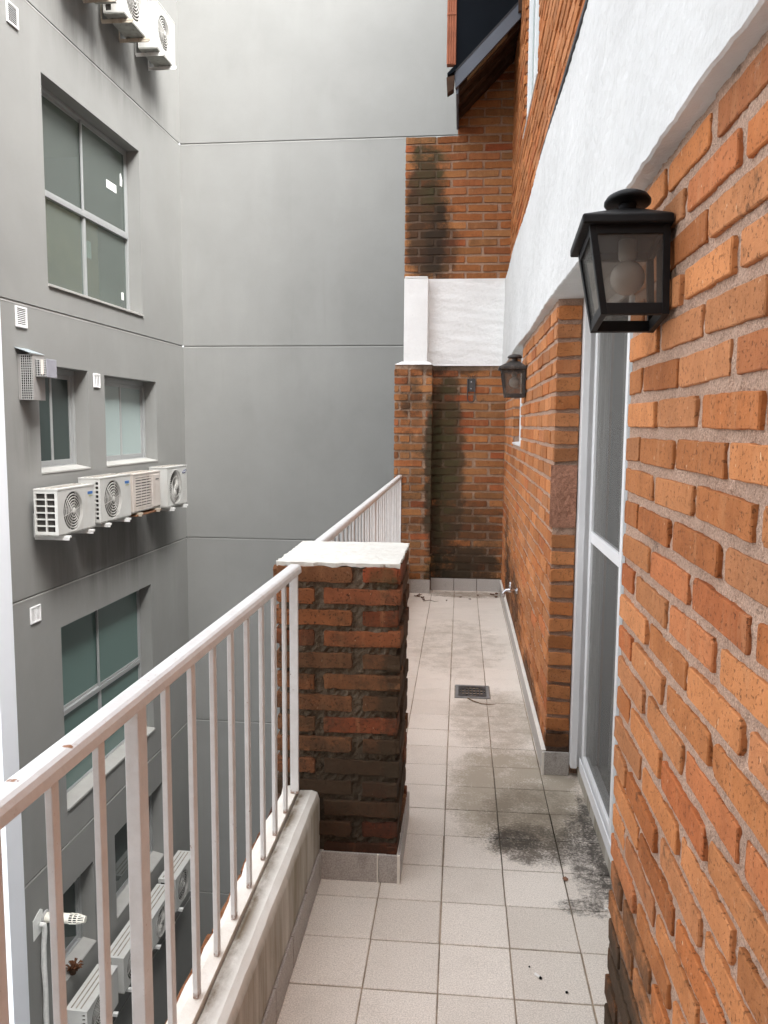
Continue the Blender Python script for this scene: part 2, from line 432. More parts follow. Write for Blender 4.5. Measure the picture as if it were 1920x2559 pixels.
M['pebble'] = plain_mat('mortar_crumb', (.24, .13, .085), .9, .1, .3, 40, .5, 60)
M['patch'] = mortar_mat('plaster_patch', (.50, .25, .165), (), .1)
M['ground'] = plain_mat('yard_concrete', (.16, .155, .145), .9, .2, .2, 1.5, .2, 30)
M['core'] = plain_mat('house_render', (.24, .235, .225), .9, .1, .12, 2, .2, 50)
M['glass_dark'] = glass_mat('dark_glass', (1, 1, 1), 0, .03, (.035, .05, .047))
M['glass_room'] = glass_mat('clear_glass', (.85, .92, .88), .62, .02, (.20, .22, .208))
M['glass_door'] = glass_mat('door_glass', (.97, .97, .95), .88, .08, (.2, .2, .19))
M['glass_pale'] = glass_mat('pale_frosted_glass', (1, 1, 1), 0, .25, (.34, .41, .40))
M['glass_green'] = glass_mat('green_frosted_glass', (1, 1, 1), 0, .2, (.11, .175, .158))
M['glass_lamp'] = glass_mat('dusty_lamp_glass', (.74, .71, .67), .58, .15, (.15, .142, .13))
def screen_mat():
    n = NT('insect_screen')
    n.fin((.205, .20, .19), .8, .08)
    tr = n.n.new('ShaderNodeBsdfTransparent'); mx = n.n.new('ShaderNodeMixShader'); mx.inputs[0].default_value = .62
    n.l.new(n.b.outputs[0], mx.inputs[1]); n.l.new(tr.outputs[0], mx.inputs[2]); n.l.new(mx.outputs[0], n.out.inputs[0])
    return n.m
M['screen'] = screen_mat()

# ------------------------------------------------------------------ masonry
def brick(mb, O, U, N, u0, u1, z0, z1, D, tint, r=rng, jit=.0016, chip=.12, back=.012):
    O = Vector(O); U = Vector(U); N = Vector(N); Z = Vector((0, 0, 1))
    flip = U.cross(Z).dot(N) < 0
    w, h = u1 - u0, z1 - z0
    nu = max(2, min(9, int(w / .03))); nz = 2
    fu = [0] + [.007 / w] + [i / nu for i in range(1, nu)] + [1 - .007 / w]
    fz = [0, .007 / h, .5, 1 - .007 / h]
    nu, nz = len(fu), len(fz)
    pts = [[u0 + w * f, z0] for f in fu] + [[u1, z0 + h * f] for f in fz] + [[u1 - w * f, z1] for f in fu] + [[u0, z1 - h * f] for f in fz]
    cu, cz = (u0 + u1) / 2, (z0 + z1) / 2
    tz = r.uniform(-.0015, .0015); sk = r.uniform(-.006, .006)
    corners = {0, nu, nu + nz, 2 * nu + nz}
    for k, p in enumerate(pts):
        if k in corners:
            c = r.uniform(.0003, .0018)
            if r.random() < chip: c += r.uniform(.001, .0055)
            p[0] += c if p[0] < cu else -c
            p[1] += c * .6 if p[1] < cz else -c * .6
        p[0] += r.uniform(-jit, jit)
        p[1] += r.uniform(-jit, jit) + tz + sk * (p[0] - cu) / max(w, .1)
    ins = min(.0018, w * .2); D2 = D + r.uniform(-.0025, .0025); tl = r.uniform(-.0025, .0025)
    def P(p, d): return O + U * p[0] + Z * p[1] + N * d
    n = len(pts)
    inn = []
    for p in pts:
        inn.append((p[0] + (ins if p[0] < cu else -ins) * min(1, abs(p[0] - cu) / (w * .4)), p[1] + (ins if p[1] < cz else -ins) * min(1, abs(p[1] - cz) / (h * .4))))
    vs = [P(p, -back) for p in pts] + [P(p, D2 - .0018) for p in pts] + [P(p, D2 + tl * (p[0] - cu) / max(w, .1) + r.uniform(-.0005, .0005)) for p in inn]
    fs = []
    for a in (0, n):
        for i in range(n):
            j = (i + 1) % n
            fs.append((a + i, a + j, a + n + j, a + n + i))
    # front as a strip between the lower and the upper edge
    b = 2 * n
    lo = [b + i for i in range(nu + 1)]
    hi = [b + (2 * nu + nz - i) for i in range(nu + 1)]
    mr = b + nu + 1; ml = b + 2 * nu + nz + 1
    for i in range(nu):
        f = [lo[i], lo[i + 1]]
        if i == nu - 1: f += [b + nu + q for q in range(1, nz)]
        f += [hi[i + 1], hi[i]]
        if i == 0: f += [b + 2 * nu + nz + q for q in range(1, nz)]
        fs.append(tuple(f))
    if flip: fs = [tuple(reversed(f)) for f in fs]
    mb.add(vs, fs, tint)

def rtint(r=rng):
    return (r.random(), r.random(), r.random())
def course_wall(mb, O, U, N, u0, u1, zb, h, rows, phase, pitch, joint, D, holes=(), r=rng, jit=.0016, zmax=9, zmin=-9, chip=.12):
    """rows: list of row numbers; phase(row) gives the place of one upright joint"""
    for i, z0 in rows:
        z1 = z0 + h
        if z1 > zmax or z0 < zmin: continue
        ph = phase(i)
        k0 = math.floor((u0 - ph) / pitch) - 1
        k = k0
        while True:
            a = ph + k * pitch + joint / 2 + r.uniform(-.005, .005); b = ph + (k + 1) * pitch - joint / 2 + r.uniform(-.005, .005)
            k += 1
            if a > u1: break
            segs = [(max(a, u0), min(b, u1))]
            for (h0, h1, g0, g1) in holes:
                if z1 > g0 + .01 and z0 < g1 - .01:
                    ns = []
                    for s0, s1 in segs:
                        if s1 <= h0 or s0 >= h1: ns.append((s0, s1)); continue
                        if s0 < h0: ns.append((s0, h0))
                        if s1 > h1: ns.append((h1, s1))
                    segs = ns
            for s0, s1 in segs:
                if s1 - s0 > .022: brick(mb, O, U, N, s0, s1, z0, z1, D, rtint(r), r, jit, chip)

def sheet(mb, fn, nu, nv, tint=(.5, .5, .5)):
    """grid of quads, fn(i/nu, j/nv) -> point"""
    vs = [fn(i / nu, j / nv) for j in range(nv + 1) for i in range(nu + 1)]
    fs = [(j * (nu + 1) + i, j * (nu + 1) + i + 1, (j + 1) * (nu + 1) + i + 1, (j + 1) * (nu + 1) + i) for j in range(nv) for i in range(nu)]
    mb.add(vs, fs, tint)

# ================================================================== balcony
XW = .385          # brick face of the house wall
XI = -.445         # inner face of the low wall
# floor slab
mb = MB(); mb.box(-.585, .56, -1.5, 7.62, -.22, -.004)
floor = structure(mb.build('floor', M['grout']))
mb = MB()
tx0, tpx, ty0, tpy = -.037, .2025, 2.445, .2105
drx0, drx1, dry0, dry1 = -.012, .188, 4.40, 4.63
for i in range(-3, 4):
    for j in range(-19, 26):
        x0 = tx0 + i * tpx + .0022; x1 = x0 + tpx - .0044
        y0 = ty0 + j * tpy + .0022; y1 = y0 + tpy - .0044
        x0, x1 = max(x0, -.5), min(x1, .555); y1 = min(y1, 7.4)
        if x1 - x0 < .01 or y1 - y0 < .01: continue
        rects = [(x0, x1, y0, y1)]
        if x1 > drx0 and x0 < drx1 and y1 > dry0 and y0 < dry1:
            rects = []
            cx0, cx1, cy0, cy1 = max(x0, drx0), min(x1, drx1), max(y0, dry0), min(y1, dry1)
            if cx0 - x0 > .004: rects.append((x0, cx0, y0, y1))
            if x1 - cx1 > .004: rects.append((cx1, x1, y0, y1))
            if cy0 - y0 > .004: rects.append((cx0, cx1, y0, cy0))
            if y1 - cy1 > .004: rects.append((cx0, cx1, cy1, y1))
        tt = rtint()
        e = .002
        dz = rng.uniform(-.0006, .0006); sx = rng.uniform(-.004, .004); sy = rng.uniform(-.004, .004)
        jx, jy = rng.uniform(-.001, .001), rng.uniform(-.001, .001)
        for (a, b, c, d) in rects:
            def Zt(x, y): return dz + sx * (x - (x0 + x1) / 2) + sy * (y - (y0 + y1) / 2)
            v = [(a + jx, c + jy, -.01), (b + jx, c + jy, -.01), (b + jx, d + jy, -.01), (a + jx, d + jy, -.01)]
            v += [(x + jx, y + jy, Zt(x, y) - .0015) for x, y in ((a, c), (b, c), (b, d), (a, d))]
            v += [(x + jx, y + jy, Zt(x, y)) for x, y in ((a + e, c + e), (b - e, c + e), (b - e, d - e), (a + e, d - e))]
            fs = []
            for q in (0, 4):
                for m_ in range(4):
                    fs.append((q + m_, q + (m_ + 1) % 4, q + 4 + (m_ + 1) % 4, q + 4 + m_))
            fs.append((8, 9, 10, 11))
            mb.add(v, fs, tt)
mb.build('tiles', M['tile'], floor)

# floor drain
t = thing('floor_drain', 'square metal floor drain with a slotted grate set in the tiles', 'drain', ((drx0 + drx1) / 2, (dry0 + dry1) / 2, 0))
mb = MB(); w, d = .096, .11
for a in ((-w, w, -d, -d + .018), (-w, w, d - .018, d), (-w, -w + .018, -d + .018, d - .018), (w - .018, w, -d + .018, d - .018)):
    mb.box(*a, -.01, .004)
mb.build('frame', M['drain_rim'], t, bevel=.001)
mb = MB(); mb.box(-w + .01, w - .01, -d + .01, d - .01, -.05, -.02); mb.build('sump', M['hole'], t)
mb = MB()
for k in range(-3, 4):
    x = k * .0205
    hh = math.sqrt(max(0, .078 ** 2 - x * x))
    mb.box(x - .0034, x + .0034, -d + .018, d - .018, -.007, .002)
mb.box(-.078, .078, -.006, .006, -.0065, .0025); mb.box(-.078, .078, -.05, -.04, -.0065, .0022); mb.box(-.078, .078, .04, .05, -.0065, .0022)
n = 24; outer = []
for k in range(n):
    a0, a1 = 2 * math.pi * k / n, 2 * math.pi * (k + 1) / n
    rr = .074
    def sq(a):
        c, s_ = math.cos(a), math.sin(a); q = max(abs(c) / .078, abs(s_) / .092); return (c / q, s_ / q)
    p0, p1 = (rr * math.cos(a0), rr * 1.1 * math.sin(a0)), (rr * math.cos(a1), rr * 1.1 * math.sin(a1))
    q0, q1 = sq(a0), sq(a1)
    mb.add([(*p0, .003), (*p1, .003), (*q1, .003), (*q0, .003)], [(0, 1, 2, 3)])
mb.build('grate', M['steel'], t)

# low wall and its skirting
def low_wall(name, y0, y1, label):
    t = thing(name, label, 'low wall', (-.5, y0, 0))
    L = y1 - y0
    # cement body and coping, slightly uneven
    mb = MB(); n = max(8, int(L / .06))
    prof = [(.055, -.01), (.055, .27), (.047, .293), (.03, .300), (-.010, .298), (-.013, .26), (-.013, -.01)]
    vs = []; fs = []
    for i in range(n + 1):
        for k, (x, z) in enumerate(prof):
            j = .0011 if 0 < k < 5 else 0
            vs.append((x + rng.uniform(-j, j), L * i / n, z + rng.uniform(-j, j) * .6))
    m_ = len(prof)
    for i in range(n):
        for k in range(m_ - 1): fs.append((i * m_ + k, i * m_ + k + 1, (i + 1) * m_ + k + 1, (i + 1) * m_ + k))
    fs += [tuple(range(m_)), tuple(n * m_ + k for k in range(m_ - 1, -1, -1))]
    mb.add(vs, fs); mb.build('coping', M['cement'], t)
    # pale ledge that carries the railing
    mb = MB(); vs = []; fs = []
    for i in range(n + 1):
        o_ = rng.uniform(-.006, .004)
        for k, (x, z) in enumerate([(-.0145, .26), (-.0145, .310), (-.045, .3115), (-.062 + o_, .309), (-.064 + o_, .285)]):
            vs.append((x, L * i / n, z + rng.uniform(-.0008, .0008)))
    for i in range(n):
        for k in range(4): fs.append((i * 5 + k, i * 5 + k + 1, (i + 1) * 5 + k + 1, (i + 1) * 5 + k))
    mb.add(vs, fs); mb.build('ledge', M['ledge'], t)
    # outer skin of brick with a ragged top
    mb = MB(); y = .0
    for row in range(4):
        y = -.1 if row % 2 else 0
        while y < L:
            a, b = max(0, y), min(L, y + .255)
            if b - a > .03: brick(mb, (-.068, 0, 0), (0, 1, 0), (-1, 0, 0), a, b, .235 - row * .073 + rng.uniform(-.006, .008), .287 - row * .073, .012 + rng.uniform(-.008, .008), rtint(), jit=.004, chip=.5)
            y += .275
    mb.build('outer_brick', M['brick_pillar'], t)
    mb = MB(); mb.box(-.075, -.012, 0, L, -.01, .27); mb.build('outer_mortar', M['mortar_pillar'], t)
    mb = MB(); y = 0
    k = 0
    while y < L:
        b = min(L, y + .2105)
        mb.box(.0555, .0635 + rng.uniform(-.0006, .0006), y + .002, b - .002, .0, .098 + rng.uniform(-.0015, .0015), rtint()); y = b
    mb.build('skirting', M['skirt'], t, bevel=.0015)
    return t
low_wall('low_wall', -1.5, 2.548, 'long cement low wall in the foreground with a pale painted ledge under the railing')
low_wall('low_wall', 3.005, 7.225, 'cement low wall beyond the brick pillar, mostly hidden behind it')

# railings
def handrail(mb, L):
    prof = [(-.0215, -.027), (-.0205, -.010), (-.017, -.002), (-.011, 0), (.011, 0), (.017, -.003), (.0205, -.011), (.0215, -.027), (.016, -.027), (.016, -.021), (-.016, -.021), (-.016, -.027)]
    n = max(6, int(L / .12)); vs = []; fs = []; m_ = len(prof)
    for i in range(n + 1):
        for x, z in prof: vs.append((x, L * i / n, z))
    for i in range(n):
        for k in range(m_): fs.append((i * m_ + k, i * m_ + (k + 1) % m_, (i + 1) * m_ + (k + 1) % m_, (i + 1) * m_ + k))
    fs += [tuple(range(m_)), tuple(n * m_ + k for k in range(m_ - 1, -1, -1))]
    mb.add(vs, fs)
def railing(y0, y1, bars, posts, ends, label, x0, rz):
    t = thing('railing', label, 'railing', (x0, y0, .311), rz, 'balcony railings')
    zt = 1.060 - .311
    mb = MB(); handrail(mb, y1 - y0); h = mb.build('handrail', M['rail'], t, bevel=.003); h.location = (0, 0, zt)
    first = None
    for y in bars:
        if first is None:
            mb = MB(); mb.box(-.0055, .0055, -.0105, .0105, 0, zt - .022); first = mb.build('baluster', M['rail'], t, bevel=.0015)
            o = first
        else:
            o = first.copy(); col.objects.link(o); o.parent = t
        o.location = (rng.uniform(-.001, .001), y - y0, 0); o.rotation_euler = (rng.uniform(-.003, .003), 0, rng.uniform(-.06, .06))
    for y in posts:
        mb = MB(); mb.box(-.0125, .0125, -.018, .018, 0, zt - .022); o = mb.build('post', M['rail'], t, bevel=.002); o.location = (0, y - y0, 0)
    for y in ends:
        mb = MB(); mb.box(-.0135, .0135, -.005, .005, 0, zt - .022); o = mb.build('end_bar', M['rail'], t, bevel=.0015); o.location = (0, y - y0, 0)
    return t
sp = .1365
railing(-1.2, 2.515, [1.545 + sp * k for k in range(-1, 7)] + [1.137 - sp * k for k in range(0, 8)] + [-.1, -.24], [1.275, -.55], [2.495],
        'white steel railing in the foreground with a broad post and rust specks on its handrail', -.517 - 3.695 * math.sin(R(.8)), -R(.8))
railing(3.02, 7.225, [3.12 + sp * k for k in range(0, 30) if k != 14], [3.12 + sp * 14], [7.215],
        'white painted steel railing beyond the brick pillar, running up to the end wall', -.535, 0)

# brick pillar
t = thing('brick_pillar', 'weathered dark brick pillar with a white plaster cap between the two railings', 'pillar', (-.385, 2.78, 0))
PX0, PX1, PY0, PY1 = -.582, -.192, 2.552, 3.005
def loc_mesh(mb, t):
    """turn world coordinates into the thing's own"""
    o = t.location
    mb.v = [(v[0] - o[0], v[1] - o[1], v[2] - o[2]) for v in mb.v]
    return mb
mb = MB()
for i in range(15):
    z1 = 1.050 - .0711 * i; z0 = z1 - .050
    jz = rng.uniform(-.003, .003); z0 += jz; z1 += jz
    A = i % 2 == 0
    ti = [rtint() for _ in range(6)]
    if i == 12: ti[1] = (.98, .95, .5)
    fx = [(PX0, -.338), (-.303, PX1)] if A else [(PX0, -.461), (-.431, PX1)]
    for k, (a, b) in enumerate(fx):
        brick(mb, (0, PY0, 0), (1, 0, 0), (0, -1, 0), a, b, z0, z1, .008 + rng.uniform(-.003, .003), ti[k], jit=.0024, chip=.45, back=.04)
    sy = [(PY0 - .008, 2.80), (2.83, PY1)] if A else [(PY0 - .008, 2.668), (2.69, 2.945), (2.965, PY1)]
    for k, (a, b) in enumerate(sy):
        brick(mb, (PX1, 0, 0), (0, 1, 0), (1, 0, 0), a, b, z0, z1, .006 + rng.uniform(-.004, .006), ti[1] if k == 0 else ti[2 + k], jit=.003, chip=.4, back=.03)
        brick(mb, (PX0, 0, 0), (0, 1, 0), (-1, 0, 0), a, b, z0, z1, .006 + rng.uniform(-.006, .008), ti[0] if k == 0 else ti[2 + k], jit=.003, chip=.5, back=.03)
    for k, (a, b) in enumerate(fx):
        brick(mb, (0, PY1, 0), (1, 0, 0), (0, 1, 0), a, b, z0, z1, .01, ti[4], jit=.003, back=.03)
loc_mesh(mb, t).build('bricks', M['brick_pillar'], t, recalc=False)
mb = MB()
def rough_face(mb, P, nu, nv, amp):
    pts = {}
    def fn(u, v):
        k = (round(u * nu), round(v * nv))
        e = 0 if k[0] in (0, nu) or k[1] in (0, nv) else rng.uniform(-amp, amp)
        return P(u, v, e)
    sheet(mb, fn, nu, nv)
rough_face(mb, lambda u, v, e: (PX0 + .004 + (PX1 - PX0 - .008) * u, PY0 + .002 + e, 1.045 * v), 34, 80, .006)
rough_face(mb, lambda u, v, e: (PX1 - .004 + e, PY0 + .003 + (PY1 - PY0 - .006) * u, 1.045 * v), 34, 80, .006)
rough_face(mb, lambda u, v, e: (PX0 + .004 + e, PY1 - .003 - (PY1 - PY0 - .006) * u, 1.045 * v), 34, 80, .006)
rough_face(mb, lambda u, v, e: (PX1 - .004 - (PX1 - PX0 - .008) * u, PY1 - .003 + e, 1.045 * v), 20, 40, .006)
mb.quad((PX0 + .01, PY0 + .01, 1.04), (PX1 - .01, PY0 + .01, 1.04), (PX1 - .01, PY1 - .01, 1.04), (PX0 + .01, PY1 - .01, 1.04))
loc_mesh(mb, t).build('mortar', M['mortar_pillar'], t, recalc=False)
mb = MB(); nn = 26
top = {}
ca = PX0 - .004, PX1 + .006, PY0 - .010, PY1 + .008
def capz(u, v):
    return 1.062 + .012 * math.sin(math.pi * min(1, max(0, u))) * math.sin(math.pi * min(1, max(0, v))) + rng.uniform(-.001, .001)
def capxy(u, v):
    e = .004
    x = ca[0] + (ca[1] - ca[0]) * u + (rng.uniform(-e, e) if u in (0, 1) else 0)
    y = ca[2] + (ca[3] - ca[2]) * v + (rng.uniform(-e, e) if v in (0, 1) else 0)
    return x, y
g = [[(*capxy(i / nn, j / nn), capz(i / nn, j / nn)) for i in range(nn + 1)] for j in range(nn + 1)]
vs = [p for r_ in g for p in r_]; fs = [(j * (nn + 1) + i, j * (nn + 1) + i + 1, (j + 1) * (nn + 1) + i + 1, (j + 1) * (nn + 1) + i) for j in range(nn) for i in range(nn)]
rim = [i for i in range(nn + 1)] + [j * (nn + 1) + nn for j in range(1, nn + 1)] + [nn * (nn + 1) + i for i in range(nn - 1, -1, -1)] + [j * (nn + 1) for j in range(nn - 1, 0, -1)]
b0 = len(vs)
for k in rim:
    p = vs[k]; vs.append((p[0] * .99 + (-.385) * .01, p[1] * .99 + 2.78 * .01, 1.050 + rng.uniform(-.004, .003)))
for k in range(len(rim)):
    k2 = (k + 1) % len(rim); fs.append((rim[k2], rim[k], b0 + k, b0 + k2))
fs.append(tuple(b0 + k for k in range(len(rim))))
mb.add(vs, fs); loc_mesh(mb, t).build('plaster_cap', M['cap'], t, smooth=False)
mb = MB()
mb.box(-.4435, -.252, 2.532, 2.541, 0, .096, (.3, .3, .5)); mb.box(-.247, -.1835, 2.532, 2.541, 0, .095, (.6, .6, .5))
mb.box(-.1832, -.1745, 2.534, 2.80, 0, .097, (.5, .5, .5)); mb.box(-.1832, -.1745, 2.803, 3.01, 0, .096, (.4, .5, .5))
loc_mesh(mb, t).build('skirting', M['skirt'], t, bevel=.0015)
mb = MB(); mb.box(-.185, -.176, 2.5285, 2.5335, 0, .0985); mb.box(-.2515, -.2475, 2.529, 2.533, 0, .097); mb.box(-.4435, -.19, 2.541, 2.556, .02, .092)
mb.box(-.205, -.1835, 2.545, 3.005, .01, .092)
loc_mesh(mb, t).build('skirting_grout', M['ledge'], t)

# ================================================================== the house on the right
house = thing('brick_house', 'orange brick house wall along the balcony with a white plaster band and sliding door', 'house', (XW, 1.9, 0))
def hmesh(mb, name, mat, **k):
    return loc_mesh(mb, house).build(name, mat, house, **k)
DX = .007
# near wall, up to the door
mb = MB()
rows = [(i, 1.4985 + .0745 * i) for i in range(-20, 8)]
course_wall(mb, (XW + DX, 0, 0), (0, 1, 0), (-1, 0, 0), -1.4, 1.958, 0, .0525, rows, lambda i: 1.677 if i % 2 == 0 else 1.8165, .2925, .031, DX, zmax=2.03, zmin=0, jit=.0011, chip=.4)
hmesh(mb, 'brickwork', M['brick'], recalc=False); mb = MB()
# wall beyond the door with a small window
rows2 = [(i, 1.599 - .0275 + .0725 * i) for i in range(-22, 8)]
W2 = (5.40, 6.20, 1.37, 2.02)
course_wall(mb, (XW + DX, 0, 0), (0, 1, 0), (-1, 0, 0), 3.462, 7.38, 0, .0545, rows2, lambda i: 3.60 if i % 2 == 0 else 3.7375, .275, .02, DX, holes=[W2], zmax=2.02, zmin=.085)
# jamb of the wall seen past the door, and the far jamb of the small window
for i, z0 in rows2:
    if z0 < .08 or z0 > 1.99: continue
    if 1.07 < z0 + .03 < 1.35: continue
    brick(mb, (0, 3.462, 0), (1, 0, 0), (0, -1, 0), XW + .001, .484, z0, z0 + .0545, .009, rtint(), jit=.002)
    if z0 > 1.36: brick(mb, (0, W2[1], 0), (1, 0, 0), (0, -1, 0), XW + .002, .44, z0, z0 + .0545, .008, rtint())
hmesh(mb, 'brickwork', M['brick'], recalc=False)
mb = MB()
def mortar_face(mb, x, y0, y1, z0, z1, amp=.0022):
    nu, nv = max(2, int((y1 - y0) / .014)), max(2, int((z1 - z0) / .014))
    def fn(u, v):
        y, z = y1 - (y1 - y0) * u, z0 + (z1 - z0) * v
        return (x + rng.uniform(-amp, amp) + .0045 * mnoise.noise(Vector((y * 11, z * 17, x))) + .002 * mnoise.noise(Vector((y * 40, z * 40, 3))), y, z)
    sheet(mb, fn, nu, nv)
mortar_face(mb, XW + DX, -1.5, 1.957, 0, 2.03, .0018)
sheet(mb, lambda u, v: (XW + DX + .0 + .25 * u, 1.957 + rng.uniform(-.0015, .0015), 2.03 * v), 8, 80)
mortar_face(mb, XW + DX, 3.468, W2[0], 0, 2.03); mortar_face(mb, XW + DX, W2[1], 7.5, 0, 2.03); mortar_face(mb, XW + DX, W2[0], W2[1], 0, W2[2])
mb.box(XW + DX + .004, .7, -1.5, 1.95, 0, 2.03)
sheet(mb, lambda u, v: (XW + DX - .003 + .1 * u, 3.466 + rng.uniform(-.002, .002), 2.03 * v), 5, 80)
mb.box(XW + DX + .004, .62, 3.47, W2[0], 0, 2.03); mb.box(XW + DX + .004, .62, W2[1] + .004, 7.5, 0, 2.03); mb.box(XW + DX + .004, .62, W2[0], W2[1] + .004, 0, W2[2] - .002)
hmesh(mb, 'mortar', M['mortar'], recalc=False)
# sandy patch in the jamb
mb = MB()
sheet(mb, lambda u, v: (XW - .010 + .108 * u, 3.452 - .006 * math.sin(3.1 * v) + rng.uniform(-.0035, .0035), 1.077 + .262 * v), 14, 30)
hmesh(mb, 'plaster_patch', M['patch'], smooth=True, recalc=False)
# skirting tiles along the wall and round the jamb
mb = MB(); y = 3.452
while y < 7.37:
    b = min(7.37, y + .2105); mb.box(XW - .012, XW - .001, y + .0015, b - .0015, 0, .1 + rng.uniform(-.001, .001), rtint()); y = b
mb.box(XW - .012, .487, 3.440, 3.4505, 0, .102)
hmesh(mb, 'skirting', M['skirt'], bevel=.0015)
mb = MB(); mb.box(XW - .014, XW + .003, 3.452, 7.37, .101, .108); mb.box(XW - .0145, XW - .004, 3.4365, 3.4405, 0, .1015)
hmesh(mb, 'skirting_grout', M['ledge'])
# white plaster band over door and walls
BZ0, BZ1, BX = 2.022, 2.765, .355
mb = MB()
def band(u, v):
    y = -1.5 + 8.88 * u
    zz = BZ0 + (BZ1 - BZ0) * v
    e = .0045 * math.sin(3.1 * y + 5 * v) + rng.uniform(-.0016, .0016)
    if v == 0: zz += rng.uniform(-.0035, .002) + .002 * mnoise.noise(Vector((y * 9, 0, 0))); 
    return (BX + e * (1 if v > 0 else 1.2), y, zz)
sheet(mb, band, 300, 26)
vs = mb.v[:301]
low = [(x, y, z) for x, y, z in vs]
b0 = len(mb.v)
mb.add([(x + .006, y, z - .003) for x, y, z in low] + [(.66, y, BZ0 + .001) for x, y, z in low], [], (.5, .5, .5))
for i in range(300):
    mb.f.append((i, b0 + i, b0 + i + 1, i + 1)); mb.m.append(0)
    mb.f.append((b0 + i, b0 + 301 + i, b0 + 302 + i, b0 + i + 1)); mb.m.append(0)
mb.box(BX + .006, .66, -1.5, 7.38, BZ1 - .003, BZ1 - .001); mb.box(.5, .66, -1.5, 7.38, BZ0 + .02, BZ1 - .01)
hmesh(mb, 'plaster_band', M['white'], recalc=False)
mb = MB(); mb.box(.352, .41, -1.5, 4.1, BZ1 + .001, BZ1 + .022); hmesh(mb, 'flashing', M['membrane'], bevel=.004)
# upper brick wall
UX = .402
UW = (4.97, 6.06, 3.51, 5.1)
mb = MB(); rows3 = [(i, BZ1 + .03 + .0725 * i) for i in range(0, 44)]
course_wall(mb, (UX + .012, 0, 0), (0, 1, 0), (-1, 0, 0), -.4, 7.38, 0, .053, rows3, lambda i: 3.6 if i % 2 == 0 else 3.7375, .275, .018, .014, holes=[UW], zmax=5.9, jit=.0034, chip=.3)
for i, z0 in rows3:
    if UW[2] < z0 < UW[3]: brick(mb, (0, UW[1], 0), (1, 0, 0), (0, -1, 0), UX + .004, .43, z0, z0 + .053, .010, rtint())
hmesh(mb, 'upper_brickwork', M['brick'], recalc=False)
mb = MB()
for a in ((-1.5, UW[0], BZ1, 6), (UW[1] + .003, 7.6, BZ1, 6), (UW[0], UW[1] + .003, BZ1, UW[2]), (UW[0], UW[1] + .003, UW[3], 6)):
    mb.box(UX + .012, .62, a[0], a[1], a[2], a[3])
hmesh(mb, 'upper_mortar', M['mortar'], recalc=False)
def wframe(mb, x0, x1, y0, y1, z0, z1, w, mid=None):
    mb.box(x0, x1, y0, y0 + w, z0, z1); mb.box(x0, x1, y1 - w, y1, z0, z1)
    mb.box(x0, x1, y0 + w, y1 - w, z0, z0 + w); mb.box(x0, x1, y0 + w, y1 - w, z1 - w, z1)
    if mid: mb.box(x0 + .002, x1 - .002, mid - w * .4, mid + w * .4, z0 + w, z1 - w)
def house_window(W, x, depth):
    y0, y1, z0, z1 = W
    mb = MB(); wframe(mb, x, x + .05, y0 + .003, y1 - .012, z0 + .012, z1 - .004, .05, (y0 + y1) / 2)
    w = hmesh(mb, 'window', M['alu'], bevel=.003)
    mb = MB(); mb.box(x + .025, x + .03, y0 + .04, y1 - .05, z0 + .05, z1 - .04)
    loc_mesh(mb, house).build('pane', M['glass_pale'], w)
    mb = MB(); mb.hexa([(depth - .012, y0 - .004, z0 - .004), (x + .05, y0 + .002, z0 + .008), (x + .05, y1 - .01, z0 + .008), (depth - .012, y1 - .01, z0 - .004),
                        (depth - .012, y0 - .004, z0 + .010), (x + .05, y0 + .002, z0 + .02), (x + .05, y1 - .01, z0 + .02), (depth - .012, y1 - .01, z0 + .010)])
    loc_mesh(mb, house).build('sill', M['alu'], w, bevel=.003)
house_window(W2, .432, XW + .008)
house_window(UW, .420, UX + .006)
# sliding door with an insect screen
DY0, DY1, DXp = 1.952, 3.462, .53
mb = MB()
mb.box(.488, .515, DY1 - .062, DY1 - .004, .05, 2.02); mb.box(.515, .60, DY1 - .045, DY1 - .004, .05, 2.02); mb.box(.545, .575, DY1 - .09, DY1 - .045, .05, 2.02)
mb.box(.52, .64, DY0, DY0 + .05, .05, 2.02); mb.box(.50, .60, DY0 + .05, DY1 - .07, 1.965, 2.02)
door = hmesh(mb, 'sliding_door', M['alu'], bevel=.003)
def dmesh(mb, name, mat, **k): return loc_mesh(mb, house).build(name, mat, door, **k)
mb = MB(); mb.box(.523, .60, DY0 - .3, DY1 - .06, .048, .066); mb.box(.523, .529, DY0 - .3, DY1 - .06, .066, .100); mb.box(.541, .547, DY0 - .3, DY1 - .06, .066, .088); mb.box(.562, .568, DY0 - .3, DY1 - .06, .066, .088)
dmesh(mb, 'track', M['alu'], bevel=.002)
SY0, SY1 = 2.69, 3.405
mb = MB()
mb.box(.526, .556, SY0, SY0 + .034, .072, 1.97); mb.box(.532, .556, SY1 - .05, SY1, .072, 1.97)
mb.box(.5325, .5555, SY0 + .032, SY1 - .05, .072, .125); mb.box(.5325, .5555, SY0 + .032, SY1 - .05, 1.03, 1.075); mb.box(.5325, .5555, SY0 + .032, SY1 - .05, 1.93, 1.97)
dmesh(mb, 'screen_frame', M['alu'], bevel=.003)
mb = MB(); mb.box(.5425, .5435, SY0 + .03, SY1 - .045, .12, 1.94); dmesh(mb, 'insect_screen', M['screen'])
mb = MB(); mb.box(.545, .59, 2.40, 2.685, .072, 1.97); dmesh(mb, 'inner_stile', M['alu_grey'], bevel=.004)
mb = MB(); mb.box(.592, .597, DY0 + .05, DY1 - .05, .09, 1.96); dmesh(mb, 'glass_pane', M['glass_door'])
mb = MB()
def cur(u, v):
    y = DY0 + .05 + (DY1 - DY0 - .1) * u
    return (.655 + .012 * math.sin(y * 31 + .5 * math.sin(v * 4)) + .01 * math.sin(y * 67 + 1) + .008 * math.sin(y * 13 + v * 2), y, .03 + 1.98 * v)
